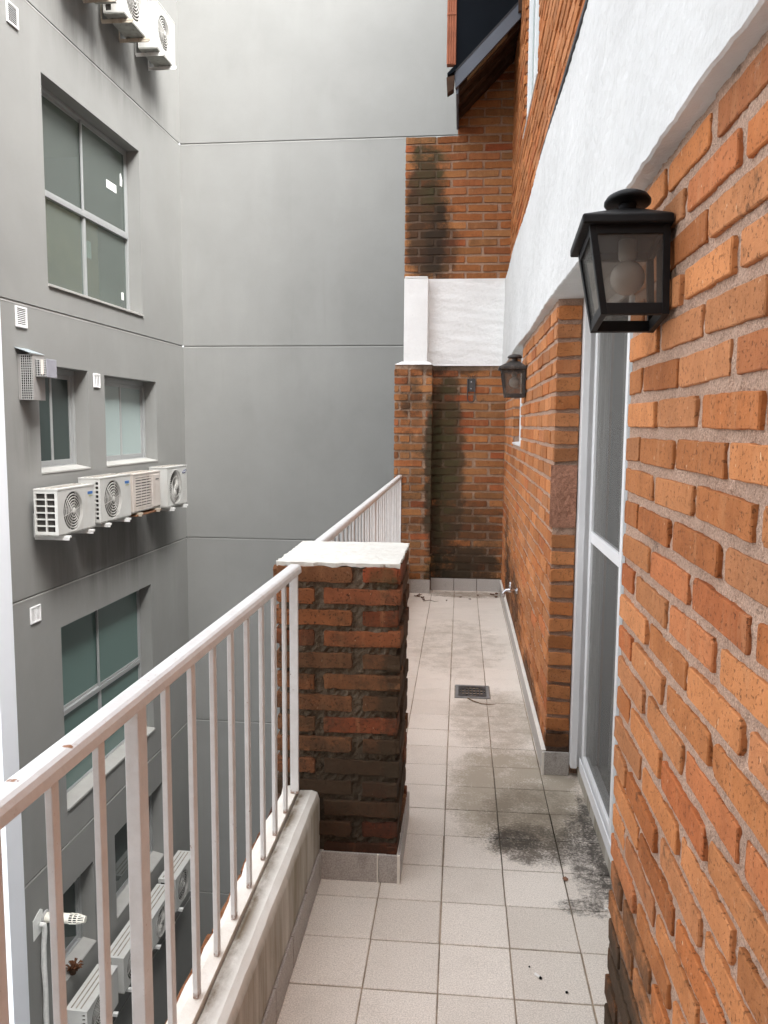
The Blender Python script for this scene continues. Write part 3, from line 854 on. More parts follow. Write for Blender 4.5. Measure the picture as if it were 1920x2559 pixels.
sheet(mb, cur, 160, 12); hmesh(mb, 'curtain', M['curtain'], smooth=True, recalc=False)
mb = MB(); mb.box(.523, .66, DY0 - .3, DY1 - .004, -.02, .047); hmesh(mb, 'threshold', M['cement'], bevel=.003)
# house body behind its skin, plus a tall unseen block added for shade
mb = MB()
mb.box(.72, 4.5, -6.0, 7.6, -.2, 6.0); mb.box(2.2, 8, -11, 16, -9, 11); mb.box(.62, .72, 3.48, 7.6, 0, 6.0)  # second box is out of view, added to keep sun off the grey walls
hmesh(mb, 'inner_wall_and_sun_block', M['core'])
mb = MB(); mb.box(-.57, 4.5, -6.0, 7.6, -9.0, -.225); hmesh(mb, 'lower_wall', M['core'])
# roof end that juts out over the far corner
RY = 6.6
def slope(x): return 4.078 + (x + .08) * (4.565 - 4.078) / .474
mb = MB()
mb.prism([(-.088, slope(-.088)), (.40, slope(.40)), (.40, slope(.40) + .128), (-.098, slope(-.098) + .128)], lambda p: (p[0], RY - .012, p[1]), lambda p: (p[0], RY + .012, p[1]))
roof = hmesh(mb, 'roof', M['fascia'], bevel=.003)
def rmesh(mb, name, mat, **k): return loc_mesh(mb, house).build(name, mat, roof, **k)
mb = MB()
mb.prism([(-.098, slope(-.098) + .128), (.40, slope(.40) + .128), (.40, 6.2), (-.085, 6.2)], lambda p: (p[0], RY - .004, p[1]), lambda p: (p[0], RY + .03, p[1]))
rmesh(mb, 'dark_cladding', M['sheet'])
mb = MB()
mb.prism([(-.10, slope(-.10) + .124), (.40, slope(.40) + .124), (.40, slope(.40) + .138), (-.10, slope(-.10) + .138)], lambda p: (p[0], RY - .016, p[1]), lambda p: (p[0], RY - .0045, p[1]))
rmesh(mb, 'drip_edge', M['membrane'])
mb = MB()
mb.prism([(-.07, slope(-.07) + .02), (.40, slope(.40) + .02), (.40, slope(.40) + .06), (-.07, slope(-.07) + .06)], lambda p: (p[0], RY + .013, p[1]), lambda p: (p[0], 7.6, p[1]))
rmesh(mb, 'soffit', M['wood'])
mb = MB()
for k, yy in enumerate((RY + .06, RY + .28, RY + .5)):
    mb.prism([(-.06, slope(-.06) - .03), (.39, slope(.39) - .03), (.39, slope(.39) + .018), (-.06, slope(-.06) + .018)], lambda p: (p[0], yy, p[1]), lambda p: (p[0], yy + .05, p[1]))
rmesh(mb, 'rafter', M['wood'])
mb = MB(); mb.prism([(0, slope(0) - .012), (.30, slope(.3) - .012), (.30, slope(.30) + .012), (0, slope(0) + .012)], lambda p: (p[0], RY + .022, p[1]), lambda p: (p[0], RY + .055, p[1]))
rmesh(mb, 'batten', M['wood_light'])
mb = MB()
mb.add([(-.088, RY - .01, slope(-.088)), (-.06, RY - .01, slope(-.06)), (-.062, 7.36, 4.20), (-.075, 7.36, 4.26), (-.062, 7.36, 4.02), (-.06, RY + .2, slope(-.06) - .06)], [(0, 1, 5), (0, 5, 4, 2, 3)])
mb.box(-.083, -.066, RY + .012, 7.38, 4.04, 4.22)
rmesh(mb, 'edge_board', M['fascia'])
mb = MB()
for k in range(4):
    xa = -.150 + .018 * k
    mb.tube([(xa, RY - .02, 4.245 + .003 * k), (xa, RY - .02, 4.80)], .0085, 8)
mb.box(-.156, -.088, RY - .022, RY + .03, 4.245, 4.85)
mb.box(-.160, -.09, RY - .032, RY + .02, 4.60, 4.615)
rmesh(mb, 'clay_cladding', M['clay'])
mb = MB(); mb.hexa([(-.150, RY - .03, 4.03), (-.10, RY - .03, 4.06), (-.10, RY + .05, 4.06), (-.150, RY + .05, 4.03), (-.158, RY - .03, 4.15), (-.095, RY - .03, 4.165), (-.095, RY + .05, 4.165), (-.158, RY + .05, 4.15)])
rmesh(mb, 'gutter_end', M['wood'], bevel=.004)
mb = MB(); mb.hexa([(-.148, RY - .04, 4.16), (-.09, RY - .04, 4.19), (-.09, RY + .06, 4.19), (-.148, RY + .06, 4.16), (-.152, RY - .04, 4.175), (-.088, RY - .04, 4.235), (-.088, RY + .06, 4.235), (-.152, RY + .06, 4.175)])
rmesh(mb, 'gutter_lip', M['sheet'])
mb = MB(); mb.box(.375, .42, RY - .05, RY + .05, 4.60, 5.4); rmesh(mb, 'corner_post', M['wood'], bevel=.003)

# ================================================================== end wall of the balcony
endw = thing('brick_wall', 'mossy brick end wall with a pilaster and a white plastered middle panel', 'wall', (0, 7.38, 0))
def emesh(mb, name, mat, **k): return loc_mesh(mb, endw).build(name, mat, endw, **k)
EY, PYf = 7.38, 7.232
mb = MB()
course_wall(mb, (0, EY, 0), (1, 0, 0), (0, -1, 0), -.262, XW - .002, 0, .0535, rows2, lambda i: .117 if i % 2 == 0 else -.026, .277, .023, .010, zmax=2.04, zmin=.09, jit=.0022, chip=.25)
emesh(mb, 'brickwork', M['brick_end'], recalc=False)
mb = MB()
for i, z0 in rows2:
    if z0 < .09 or z0 + .0545 > 2.03: continue
    spans = [(-.588, -.343), (-.312, -.262)] if i % 2 == 0 else [(-.588, -.555), (-.535, -.452), (-.438, -.262)]
    if rng.random() < .25: spans = [(-.588, -.475), (-.452, -.345), (-.312, -.262)]
    for a, b in spans:
        brick(mb, (0, PYf, 0), (1, 0, 0), (0, -1, 0), a, b, z0, z0 + .0535, .010, rtint(), jit=.0026, chip=.3)
    for a, b in ([(PYf - .006, EY)] if i % 2 else [(PYf - .006, 7.30), (7.32, EY)]):
        brick(mb, (-.258, 0, 0), (0, 1, 0), (1, 0, 0), a, b, z0, z0 + .0535, .003, rtint(), jit=.002)
        brick(mb, (-.588, 0, 0), (0, 1, 0), (-1, 0, 0), a, b, z0, z0 + .0535, .003, rtint(), jit=.002)
emesh(mb, 'pilaster', M['brick_end'], recalc=False)
mb = MB()
sheet(mb, lambda u, v: (-.27 + .67 * u, EY + rng.uniform(-.002, .002), 2.035 * v), 30, 90)
sheet(mb, lambda u, v: (-.586 + .326 * u, PYf + rng.uniform(-.002, .002), 2.035 * v), 16, 90)
mb.box(-.586, -.26, PYf + .005, 7.62, 0, 2.03); mb.box(-.26, .60, EY + .005, 7.62, 0, 2.03)
emesh(mb, 'mortar', M['mortar_end'], recalc=False)
# white panel, narrow white pier, and a small ledge
mb = MB()
sheet(mb, lambda u, v: (-.31 + .70 * u, EY - .012 + .0022 * math.sin(27 * v + 2 * u) * math.sin(7 * u + 3 * v) + .0016 * math.sin(61 * v + 5 * u) * math.sin(4 * u + 9 * v) + rng.uniform(-.0008, .0008), 2.03 + .752 * v), 40, 60)
mb.box(-.31, .60, EY - .008, 7.62, 2.032, 2.775)
emesh(mb, 'plaster_panel', M['white_end'], recalc=False)
mb = MB(); mb.box(-.515, -.305, 7.262, 7.62, 2.055, 2.772); mb.box(-.510, -.31, 7.257, 7.3, 2.772, 2.787)
emesh(mb, 'plaster_pier', M['white_end'], bevel=.006)
mb = MB(); mb.hexa([(-.592, PYf - .014, 2.027), (-.256, PYf - .014, 2.027), (-.256, 7.62, 2.027), (-.592, 7.62, 2.027), (-.53, 7.25, 2.056), (-.298, 7.25, 2.056), (-.298, 7.62, 2.056), (-.53, 7.62, 2.056)])
mb.hexa([(-.256, EY - .016, 2.026), (.39, EY - .016, 2.026), (.39, EY, 2.026), (-.256, EY, 2.026), (-.256, EY - .013, 2.04), (.39, EY - .013, 2.04), (.39, EY, 2.04), (-.256, EY, 2.04)])
emesh(mb, 'plaster_ledge', M['white_end'], bevel=.003)
# upper brick part with a step
mb = MB(); rows4 = [(i, 2.776 + .0722 * i) for i in range(0, 26)]
course_wall(mb, (0, EY, 0), (1, 0, 0), (0, -1, 0), -.522, .41, 0, .0535, [r_ for r_ in rows4 if r_[1] < 3.935], lambda i: .02 if i % 2 == 0 else .158, .277, .02, .010, zmax=3.99, jit=.0022, chip=.25)
course_wall(mb, (0, EY, 0), (1, 0, 0), (0, -1, 0), -.072, .41, 0, .0535, [r_ for r_ in rows4 if r_[1] >= 3.935], lambda i: .02 if i % 2 == 0 else .158, .277, .02, .010, zmax=4.7, jit=.0022, chip=.25)
emesh(mb, 'upper_brickwork', M['brick_up'], recalc=False)
mb = MB(); mb.box(-.520, .60, EY, 7.62, 2.778, 3.978); mb.box(-.070, .60, EY, 7.62, 3.978, 4.7)
emesh(mb, 'upper_mortar', M['mortar_up'], recalc=False)
mb = MB()
for a, b in ((-.428, -.2565), ): mb.box(a, b, PYf - .022, PYf - .0115, 0, .122, rtint())
mb.box(-.588, -.43, PYf - .022, PYf - .0115, 0, .121, rtint())
for a, b in ((-.252, -.045), (-.041, .162), (.166, .372)): mb.box(a, b, EY - .022, EY - .0115, 0, .112, rtint())
emesh(mb, 'skirting', M['skirt'], bevel=.0015)

# empty lamp bracket on the end wall
t = thing('wall_bracket', 'rusty black iron bracket with an empty loop screwed to the end wall', 'bracket', (.083, EY - .012, 1.80))
mb = MB(); mb.box(-.032, .032, -.006, 0, .0, .115); mb.box(-.030, .030, -.009, -.006, .03, .042)
mb.build('plate', M['iron'], t, bevel=.002)
mb = MB(); mb.tube([(-.033, -.012, .11), (-.033, -.012, -.06)] + [(-.033 * math.cos(a), -.012, -.06 - .033 * math.sin(a)) for a in (.4, .8, 1.2, 1.57, 1.95, 2.35, 2.75)] + [(.033, -.012, -.06), (.033, -.012, .11)], .0045, 8)
mb.build('loop', M['iron'], t, smooth=True)
mb = MB()
for dx in (-.03, -.012, .012, .034): mb.tube([(dx * .4, -.006, .112), (dx, -.02, .14), (dx * 1.5, -.03, .152)], .002, 6)
mb.build('loose_wire', M['iron'], t)
for z in (.025, .085):
    mb = MB(); mb.lathe([(.006, 0), (.005, -.003), (.001, -.004)], (0, -.006, z), 10, 'y'); mb.build('screw', M['chrome'], t)

# ================================================================== lanterns
def lantern(loc, label, tilt, mat, width=.14):
    t = thing('wall_lantern', label, 'wall lantern', loc, 0, 'black wall lanterns')
    t.rotation_euler = (tilt, 0, 0)
    H = .165
    bw, tw = width / 2 - .008, width / 2 + .004      # half depth along the wall, bottom and top
    bx, txx = -(width - .012), -(width + .012)        # reach from the wall, bottom and top
    def c(y, x_out, z):                                # corner helper at height 0..1
        pass
    def corner(side, out, k):
        hw = bw + (tw - bw) * k; ox = bx + (txx - bx) * k
        return Vector((ox if out else -.004, side * hw, H * k))
    cs = [(-1, 1), (1, 1), (1, 0), (-1, 0)]
    # frame: four corner bars, bottom ring, top ring
    mb = MB(); b = .013
    for s_, o_ in cs:
        lo_, hi_ = corner(s_, o_, 0), corner(s_, o_, 1)
        dx = b if o_ else -b; dy = -s_ * b
        v = []
        for p in (lo_, hi_):
            v += [p, p + Vector((dx, 0, 0)), p + Vector((dx, dy, 0)), p + Vector((0, dy, 0))]
        mb.hexa(v)
    def rail_(k, h_, th):
        for i in range(4):
            a0, a1 = cs[i], cs[(i + 1) % 4]
            p, q = corner(*a0, k), corner(*a1, k)
            ce = Vector((bx / 2, 0, p.z))
            def inn(w_): 
                d = ce - w_; d.z = 0
                return w_ + Vector((math.copysign(th, d.x), math.copysign(th, d.y), 0))
            v = [p, q, inn(q), inn(p)]
            mb.hexa([x + Vector((0, 0, .0005)) for x in v] + [x + Vector((0, 0, h_)) for x in v])
    rail_(0, .022, .0115); rail_(.90, .017, .0115)
    mb.build('frame', mat, t, bevel=.001)
    # panes
    for nm, (a, bq) in (('a', (cs[3], cs[0])), ('b', (cs[0], cs[1])), ('c', (cs[1], cs[2]))):
        mb = MB()
        p0, p1 = corner(*a, .06), corner(*bq, .06); q0, q1 = corner(*a, .93), corner(*bq, .93)
        ce = Vector((bx / 2, 0, 0))
        def sh(p): 
            d = ce - p; d.z = 0; return p + d * .055
        mb.quad(sh(p0), sh(p1), sh(q1), sh(q0)); mb.build('glass_pane', M['glass_lamp'], t, recalc=False)
    # roof: eave and pyramid
    ew, ex = tw + .012, txx - .014
    mb = MB()
    e0 = [Vector((ex, -ew, H)), Vector((.0, -ew, H)), Vector((.0, ew, H)), Vector((ex, ew, H))]
    e1 = [p + Vector((0, 0, .017)) for p in e0]
    cxm = -width / 2 + .002
    tp = [Vector((cxm + sx * .026, sy * .026, H + .052)) for sx, sy in ((-1, -1), (1, -1), (1, 1), (-1, 1))]
    vs = e0 + e1 + tp
    fs = [(3, 2, 1, 0), (8, 9, 10, 11)]
    for k in range(4):
        fs.append((k, (k + 1) % 4, 4 + (k + 1) % 4, 4 + k)); fs.append((4 + k, 4 + (k + 1) % 4, 8 + (k + 1) % 4, 8 + k))
    mb.add(vs, fs); mb.build('roof', mat, t, bevel=.003)
    mb = MB(); mb.lathe([(.022, H + .048), (.017, H + .058), (.016, H + .066), (.0175, H + .070)], (cxm, 0, 0), 20); mb.build('neck', mat, t, smooth=True)
    mb = MB(); mb.lathe([(.004, H + .0700), (.040, H + .0705), (.0445, H + .073), (.0445, H + .077), (.040, H + .084), (.028, H + .091), (.012, H + .0945), (.001, H + .095)], (cxm, 0, 0), 28); mb.build('cap', mat, t, smooth=True)
    mb = MB(); mb.box(-.006, 0, -.03, .03, .02, H); mb.build('back_plate', mat, t)
    mb = MB(); mb.lathe([(.017, H - .002), (.017, H - .035), (.013, H - .040)], (cxm, 0, 0), 16); mb.build('socket', M['ac_fin'], t, smooth=True)
    prof = [(.012, H - .036), (.0125, H - .044)] + [(.033 * math.sin(a), H - .075 + .033 * math.cos(a)) for a in [R(x) for x in (25, 40, 55, 70, 90, 110, 130, 150, 165, 178)]]
    mb = MB(); mb.lathe(prof, (cxm, 0, 0), 22); mb.build('bulb', M['bulb'], t, smooth=True)
    return t
lantern((XW - .002, 1.638, 1.697), 'large black wall lantern hanging crooked on the nearest brick wall', R(-10), M['black'])
lantern((XW - .002, 5.06, 1.672), 'smaller looking dusty black lantern on the wall beyond the sliding door', 0, M['old_black'], .137)

# garden tap
t = thing('garden_tap', 'small chrome garden tap on the stained foot of the brick wall', 'tap', (XW - .004, 5.25, .44))
mb = MB(); mb.lathe([(.022, 0), (.020, -.006), (.010, -.010)], (0, 0, 0), 16, 'x'); mb.build('flange', M['chrome'], t, smooth=True)
mb = MB(); mb.tube([(0, 0, 0), (-.05, 0, .002), (-.075, 0, .0), (-.09, 0, -.015), (-.092, 0, -.045)], [.010, .013, .011, .010, .009], 12); mb.build('spout', M['chrome'], t, smooth=True)
mb = MB(); mb.tube([(-.045, 0, .008), (-.045, 0, .045)], [.011, .008], 10); mb.tube([(-.045, -.028, .050), (-.045, .028, .050)], .006, 8); mb.lathe([(.010, .045), (.010, .055), (.004, .058)], (-.045, 0, 0), 12)
mb.build('handle', M['chrome'], t, smooth=True)

# litter on the floor
def leaf(x, y, s, a, label):
    mb = MB(); n = 7; vs = []; 
    for i in range(n + 1):
        u = i / n; w = math.sin(math.pi * u) ** .8 * .32 * s
        z = .002 + .006 * s * 20 * u * (1 - u)
        for k in (-1, 0, 1): vs.append((s * (u - .5), w * k, z + abs(k) * .004 * (1 + math.sin(i * 2))))
    fs = [(i * 3 + k, i * 3 + k + 1, i * 3 + k + 4, i * 3 + k + 3) for i in range(n) for k in (0, 1)]
    mb.add(vs, fs)
    o = mb.build('dry_leaf', M['leaf'], None, smooth=True)
    o.location = (x, y, .002); o.rotation_euler = (0, 0, a)
    s_ = o.modifiers.new('thick', 'SOLIDIFY'); s_.thickness = .0012
    return tag(o, label, 'leaf', 'dry leaves by the end wall')
LEAF = 'small dry brown leaf lying on the tiles near the foot of the end wall'
for x, y, s in ((-.36, 7.05, .06), (-.31, 7.0, .05), (-.30, 6.92, .035), (-.34, 7.12, .045), (.30, 7.2, .05), (.33, 7.1, .045), (.34, 7.25, .05), (.10, 6.98, .025), (-.1, 6.9, .022), (.17, 7.15, .028), (.02, 7.05, .025)):
    leaf(x, y, s, rng.uniform(0, 6), LEAF)
mb = MB(); mb.tube([(.0, 0, .004), (.03, -.05, .006), (.075, -.085, .004), (.12, -.095, .005), (.15, -.085, .004)], [.003, .003, .0026, .002, .001], 6)
o = mb.build('twig', M['twig'], None, smooth=True); o.location = (.06, 4.395, 0); tag(o, 'thin curved brown twig lying in front of the floor drain', 'twig')
mb = MB(); mb.tube([(0, 0, .006), (.06, .02, .01), (.10, -.01, .006), (.13, .01, .005)], [.0025, .0025, .002, .001], 6)
o = mb.build('twig', M['twig'], None, smooth=True); o.location = (-.30, 6.86, 0); tag(o, 'pale bent twig lying among the leaves below the pilaster', 'twig')
t = thing('cigarette_butt', 'short white cigarette butt lying on the tiles near the house wall', 'cigarette butt', (.235, 2.115, .004), R(-50))
mb = MB(); mb.tube([(-.011, 0, 0), (.006, 0, 0)], .0038, 10); mb.build('paper', M['butt'], t)
mb = MB(); mb.tube([(.0062, 0, 0), (.012, .001, -.001)], [.0038, .003], 10); mb.build('ash_tip', M['hole'], t)
def crumb(x, y, s, label, mat):
    bm = bmesh.new(); bmesh.ops.create_icosphere(bm, subdivisions=2, radius=s)
    for v in bm.verts: v.co *= rng.uniform(.75, 1.2); v.co.z *= .7
    me = bpy.data.meshes.new('mortar_crumb'); bm.to_mesh(me); bm.free(); me.materials.append(mat)
    o = bpy.data.objects.new('mortar_crumb', me); col.objects.link(o); o.location = (x, y, s * .6); return tag(o, label, 'crumb')
crumb(.37, 2.61, .009, 'reddish brown crumb of brick lying on the tile beside the dark stain', M['pebble'])
crumb(.305, 2.06, .004, 'tiny black crumb lying on the tiles beside the cigarette butt', M['hole'])
crumb(.215, 2.155, .003, 'tiny dark speck of dirt behind the cigarette butt', M['hole'])
crumb(.475, 2.455, .005, 'small white crumb of plaster by the door track', M['butt'])

# ================================================================== grey building across the light well
TH = R(90 - 1.2)
G0 = Vector((-3.862, 11.2, 0))
def gw(u, w, z):
    c, s_ = math.cos(TH), math.sin(TH)
    x, y = u, -w
    return (G0.x + x * c - y * s_, G0.y + x * s_ + y * c, z)
GR = 'grey_apartment_building'
gb = thing('apartment_building', 'tall grey rendered apartment building with windows and grooved walls across the light well', 'building', G0, TH)
def wall_holes(mb, u0, u1, z0, z1, holes, fn):
    """fn(u, z, depth) -> point; holes = (u0,u1,z0,z1,depth,closed)"""
    us = sorted({u0, u1} | {h[0] for h in holes} | {h[1] for h in holes}); zs = sorted({z0, z1} | {h[2] for h in holes} | {h[3] for h in holes})
    us = [u for u in us if u0 <= u <= u1]; zs = [z for z in zs if z0 <= z <= z1]
    for i in range(len(us) - 1):
        for j in range(len(zs) - 1):
            cu, cz = (us[i] + us[i + 1]) / 2, (zs[j] + zs[j + 1]) / 2
            if any(h[0] < cu < h[1] and h[2] < cz < h[3] for h in holes): continue
            mb.quad(fn(us[i], zs[j], 0), fn(us[i + 1], zs[j], 0), fn(us[i + 1], zs[j + 1], 0), fn(us[i], zs[j + 1], 0))
    for a, b, c, d, dep, closed in holes:
        mb.quad(fn(a, c, 0), fn(b, c, 0), fn(b, c, dep), fn(a, c, dep)); mb.quad(fn(a, d, dep), fn(b, d, dep), fn(b, d, 0), fn(a, d, 0))
        if not closed or a > u0: mb.quad(fn(a, c, 0), fn(a, c, dep), fn(a, d, dep), fn(a, d, 0)); mb.quad(fn(b, c, dep), fn(b, c, 0), fn(b, d, 0), fn(b, d, dep))
        if closed: mb.quad(fn(a, c, dep), fn(b, c, dep), fn(b, d, dep), fn(a, d, dep))
WIN = dict(w1=(-3.587, -1.378, 2.814, 4.733), w2=(-3.83, -2.847, 1.03, 2.045), w3=(-2.463, -1.013, 1.03, 2.025), w4=(-3.58, -1.32, -2.42, -.53), w5=(-2.537, -1.09, -4.26, -3.25), w6=(-3.88, -3.063, -4.19, -3.26))
JZ = [-8.1, -5.439, -2.782, -.106, 2.567, 5.263]
TOPZ = 7.9
UL = -4.49
holes = [(*w, .21, False) for w in WIN.values()] + [(UL, 0, z - .008, z + .008, .014, True) for z in JZ]
mb = MB(); wall_holes(mb, UL, 0, -9, TOPZ, holes, lambda u, z, d: (u, d, z))
mb.quad((UL, 0, -9), (UL, 4, -9), (UL, 4, TOPZ), (UL, 0, TOPZ)); mb.quad((UL, 0, TOPZ), (0, 0, TOPZ), (0, 4, TOPZ), (UL, 4, TOPZ))
mb.build('side_wall', M['stucco'], gb, recalc=False)
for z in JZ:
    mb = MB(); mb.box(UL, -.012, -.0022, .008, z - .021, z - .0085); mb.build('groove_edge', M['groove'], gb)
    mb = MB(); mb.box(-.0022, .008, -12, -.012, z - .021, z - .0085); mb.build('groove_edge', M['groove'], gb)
mb = MB()
wall_holes(mb, -12, 0, -9, TOPZ, [(-12, 0, z - .008, z + .008, .014, True) for z in JZ], lambda u, z, d: (d, u, z))
mb.quad((0, 0, TOPZ), (0, -12, TOPZ), (4, -12, TOPZ), (4, 0, TOPZ))
mb.build('rear_wall', M['stucco'], gb, recalc=False)
def bar(mb, a, b, c, d, y0, y1): mb.box(a, b, y0, y1, c, d)
def big_window(W, pane, stickers=False):
    u0, u1, z0, z1 = W; y = .155; um = (u0 + u1) / 2; zt = z0 + (z1 - z0) * .475
    mb = MB()
    f = .034
    bar(mb, u0 + .001, u0 + f, z0 + .001, z1 - .001, y, y + .05); bar(mb, u1 - f, u1 - .001, z0 + .001, z1 - .001, y, y + .05)
    bar(mb, u0 + f, u1 - f, z1 - f, z1 - .001, y, y + .05); bar(mb, u0 + f, u1 - f, z0 + .001, z0 + f, y, y + .05)
    bar(mb, u0 + f, u1 - f, zt - .026, zt + .026, y - .008, y + .05)
    bar(mb, um - .022, um + .022, z0 + f, zt - .026, y + .005, y + .05)
    w = mb.build('window', M['alu_grey'], gb, bevel=.004)
    mb = MB()   # sliding sashes of the upper half, one in front of the other
    for a, b, yy in ((u0 + f, um + .03, y + .028), (um - .03, u1 - f, y + .004)):
        zz0, zz1 = zt + .027, z1 - f - .001; s_ = .028
        bar(mb, a, a + s_, zz0, zz1, yy, yy + .02); bar(mb, b - s_, b, zz0, zz1, yy, yy + .02)
        bar(mb, a + s_, b - s_, zz0, zz0 + s_, yy, yy + .02); bar(mb, a + s_, b - s_, zz1 - s_, zz1, yy, yy + .02)
    mb.build('sash', M['alu_grey'], w, bevel=.003)
    mb = MB(); bar(mb, u0 + .02, u1 - .02, z0 + .02, zt, y + .030, y + .034); bar(mb, u0 + .02, um, zt, z1 - .02, y + .037, y + .040); bar(mb, um, u1 - .02, zt, z1 - .02, y + .013, y + .016)
    mb.build('pane', pane, w)
    mb = MB(); mb.hexa([(u0, -.02, z0 - .02), (u1, -.02, z0 - .02), (u1, y, z0 - .02), (u0, y, z0 - .02), (u0, -.02, z0 + .002), (u1, -.02, z0 + .002), (u1, y, z0 + .022), (u0, y, z0 + .022)])
    mb.build('sill', M['cement_sill'], w)
    if stickers:
        mb = MB(); bar(mb, -1.92, -1.66, 4.17, 4.26, y + .0105, y + .012); mb.prism([(-1.56, 4.29), (-1.50, 4.29), (-1.49, 4.37), (-1.53, 4.44), (-1.555, 4.42)], lambda p: (p[0], y + .0105, p[1]), lambda p: (p[0], y + .012, p[1]))
        bar(mb, -1.56, -1.50, 2.97, 3.06, y + .0265, y + .028)
        mb.build('sticker', M['paper'], w)
    return w
M['cement_sill'] = plain_mat('sill_render', (.38, .375, .355), .85, .2, .08, 5, .2, 80)
big_window(WIN['w1'], M['glass_room'], True)
big_window(WIN['w4'], M['glass_green'])
def slider(W, pane, pane2=None):
    u0, u1, z0, z1 = W; y = .15; um = (u0 + u1) / 2
    mb = MB(); f = .04
    bar(mb, u0 + .001, u0 + f, z0 + .001, z1 - .001, y, y + .055); bar(mb, u1 - f, u1 - .001, z0 + .001, z1 - .001, y, y + .055)
    bar(mb, u0 + f, u1 - f, z1 - f - .02, z1 - .001, y, y + .055); bar(mb, u0 + f, u1 - f, z0 + .001, z0 + f, y, y + .055)
    w = mb.build('window', M['alu_grey'], gb, bevel=.004)
    mb = MB()
    for a, b, yy in ((u0 + f, um + .03, y + .004), (um - .03, u1 - f, y + .028)):
        zz0, zz1, s_ = z0 + f + .001, z1 - f - .021, .04
        bar(mb, a, a + s_, zz0, zz1, yy, yy + .02); bar(mb, b - s_, b, zz0, zz1, yy, yy + .02); bar(mb, a + s_, b - s_, zz0, zz0 + s_ * 1.3, yy, yy + .02); bar(mb, a + s_, b - s_, zz1 - s_, zz1, yy, yy + .02)
    mb.build('sash', M['alu_grey'], w, bevel=.003)
    mb = MB(); bar(mb, u0 + f, um, z0 + f, z1 - f, y + .012, y + .015); mb.build('pane', pane, w)
    mb = MB(); bar(mb, um, u1 - f, z0 + f, z1 - f, y + .036, y + .039); mb.build('pane', pane2 or pane, w)
    mb = MB(); mb.hexa([(u0, -.006, z0 - .015), (u1, -.006, z0 - .015), (u1, y, z0 - .02), (u0, y, z0 - .02), (u0, -.006, z0 - .002), (u1, -.006, z0 - .002), (u1, y, z0 + .03), (u0, y, z0 + .03)])
    mb.build('sill', M['cement_sill'], w)
slider(WIN['w2'], M['glass_dark']); slider(WIN['w3'], M['glass_pale']); slider(WIN['w5'], M['glass_dark']); slider(WIN['w6'], M['glass_dark'])
# room behind the clear window
mb = MB(); u0, u1, z0, z1 = WIN['w1']
a, b, c, d = u0 - .5, u1 + .6, z0 - .9, z1 + .15
mb.quad((a, 2.6, c), (b, 2.6, c), (b, 2.6, d), (a, 2.6, d)); mb.quad((a, .215, d), (b, .215, d), (b, 2.6, d), (a, 2.6, d)); mb.quad((a, .215, c), (b, .215, c), (b, 2.6, c), (a, 2.6, c))
mb.quad((a, .215, c), (a, 2.6, c), (a, 2.6, d), (a, .215, d)); mb.quad((b, .215, c), (b, 2.6, c), (b, 2.6, d), (b, .215, d))
mb.build('room', M['room'], gb, recalc=False)
def carton(u0, u1, y0, y1, z0, z1, label, sheets):
    t = thing('cardboard_box', label, 'cardboard box', gw((u0 + u1) / 2, -(y0 + y1) / 2, z0), TH, 'cardboard boxes stored in the room')
    w, d, h = (u1 - u0) / 2, (y1 - y0) / 2, z1 - z0
    mb = MB(); mb.box(-w, w, -d, d, 0, h); mb.build('carton', M['card'], t, bevel=.006)
    mb = MB(); mb.box(-w, w, -.03, .03, h, h + .001); mb.build('tape', M['pvc'], t)
    for (a, b, c, e) in sheets:
        mb = MB(); mb.box(a, b, -d - .0015, -d - .0003, c, e); mb.build('paper_label', M['paper'], t)
carton(-3.5, -2.62, .55, 1.1, 2.45, 3.62, 'tall brown carton with a white paper sheet behind the upper window', [(.12, .30, .70, .95), (.28, .40, .66, .80)])
carton(-2.55, -1.25, .6, 1.2, 2.45, 3.98, 'widest and highest brown carton behind the right half of the upper window', [(.28, .45, 1.02, 1.22)])

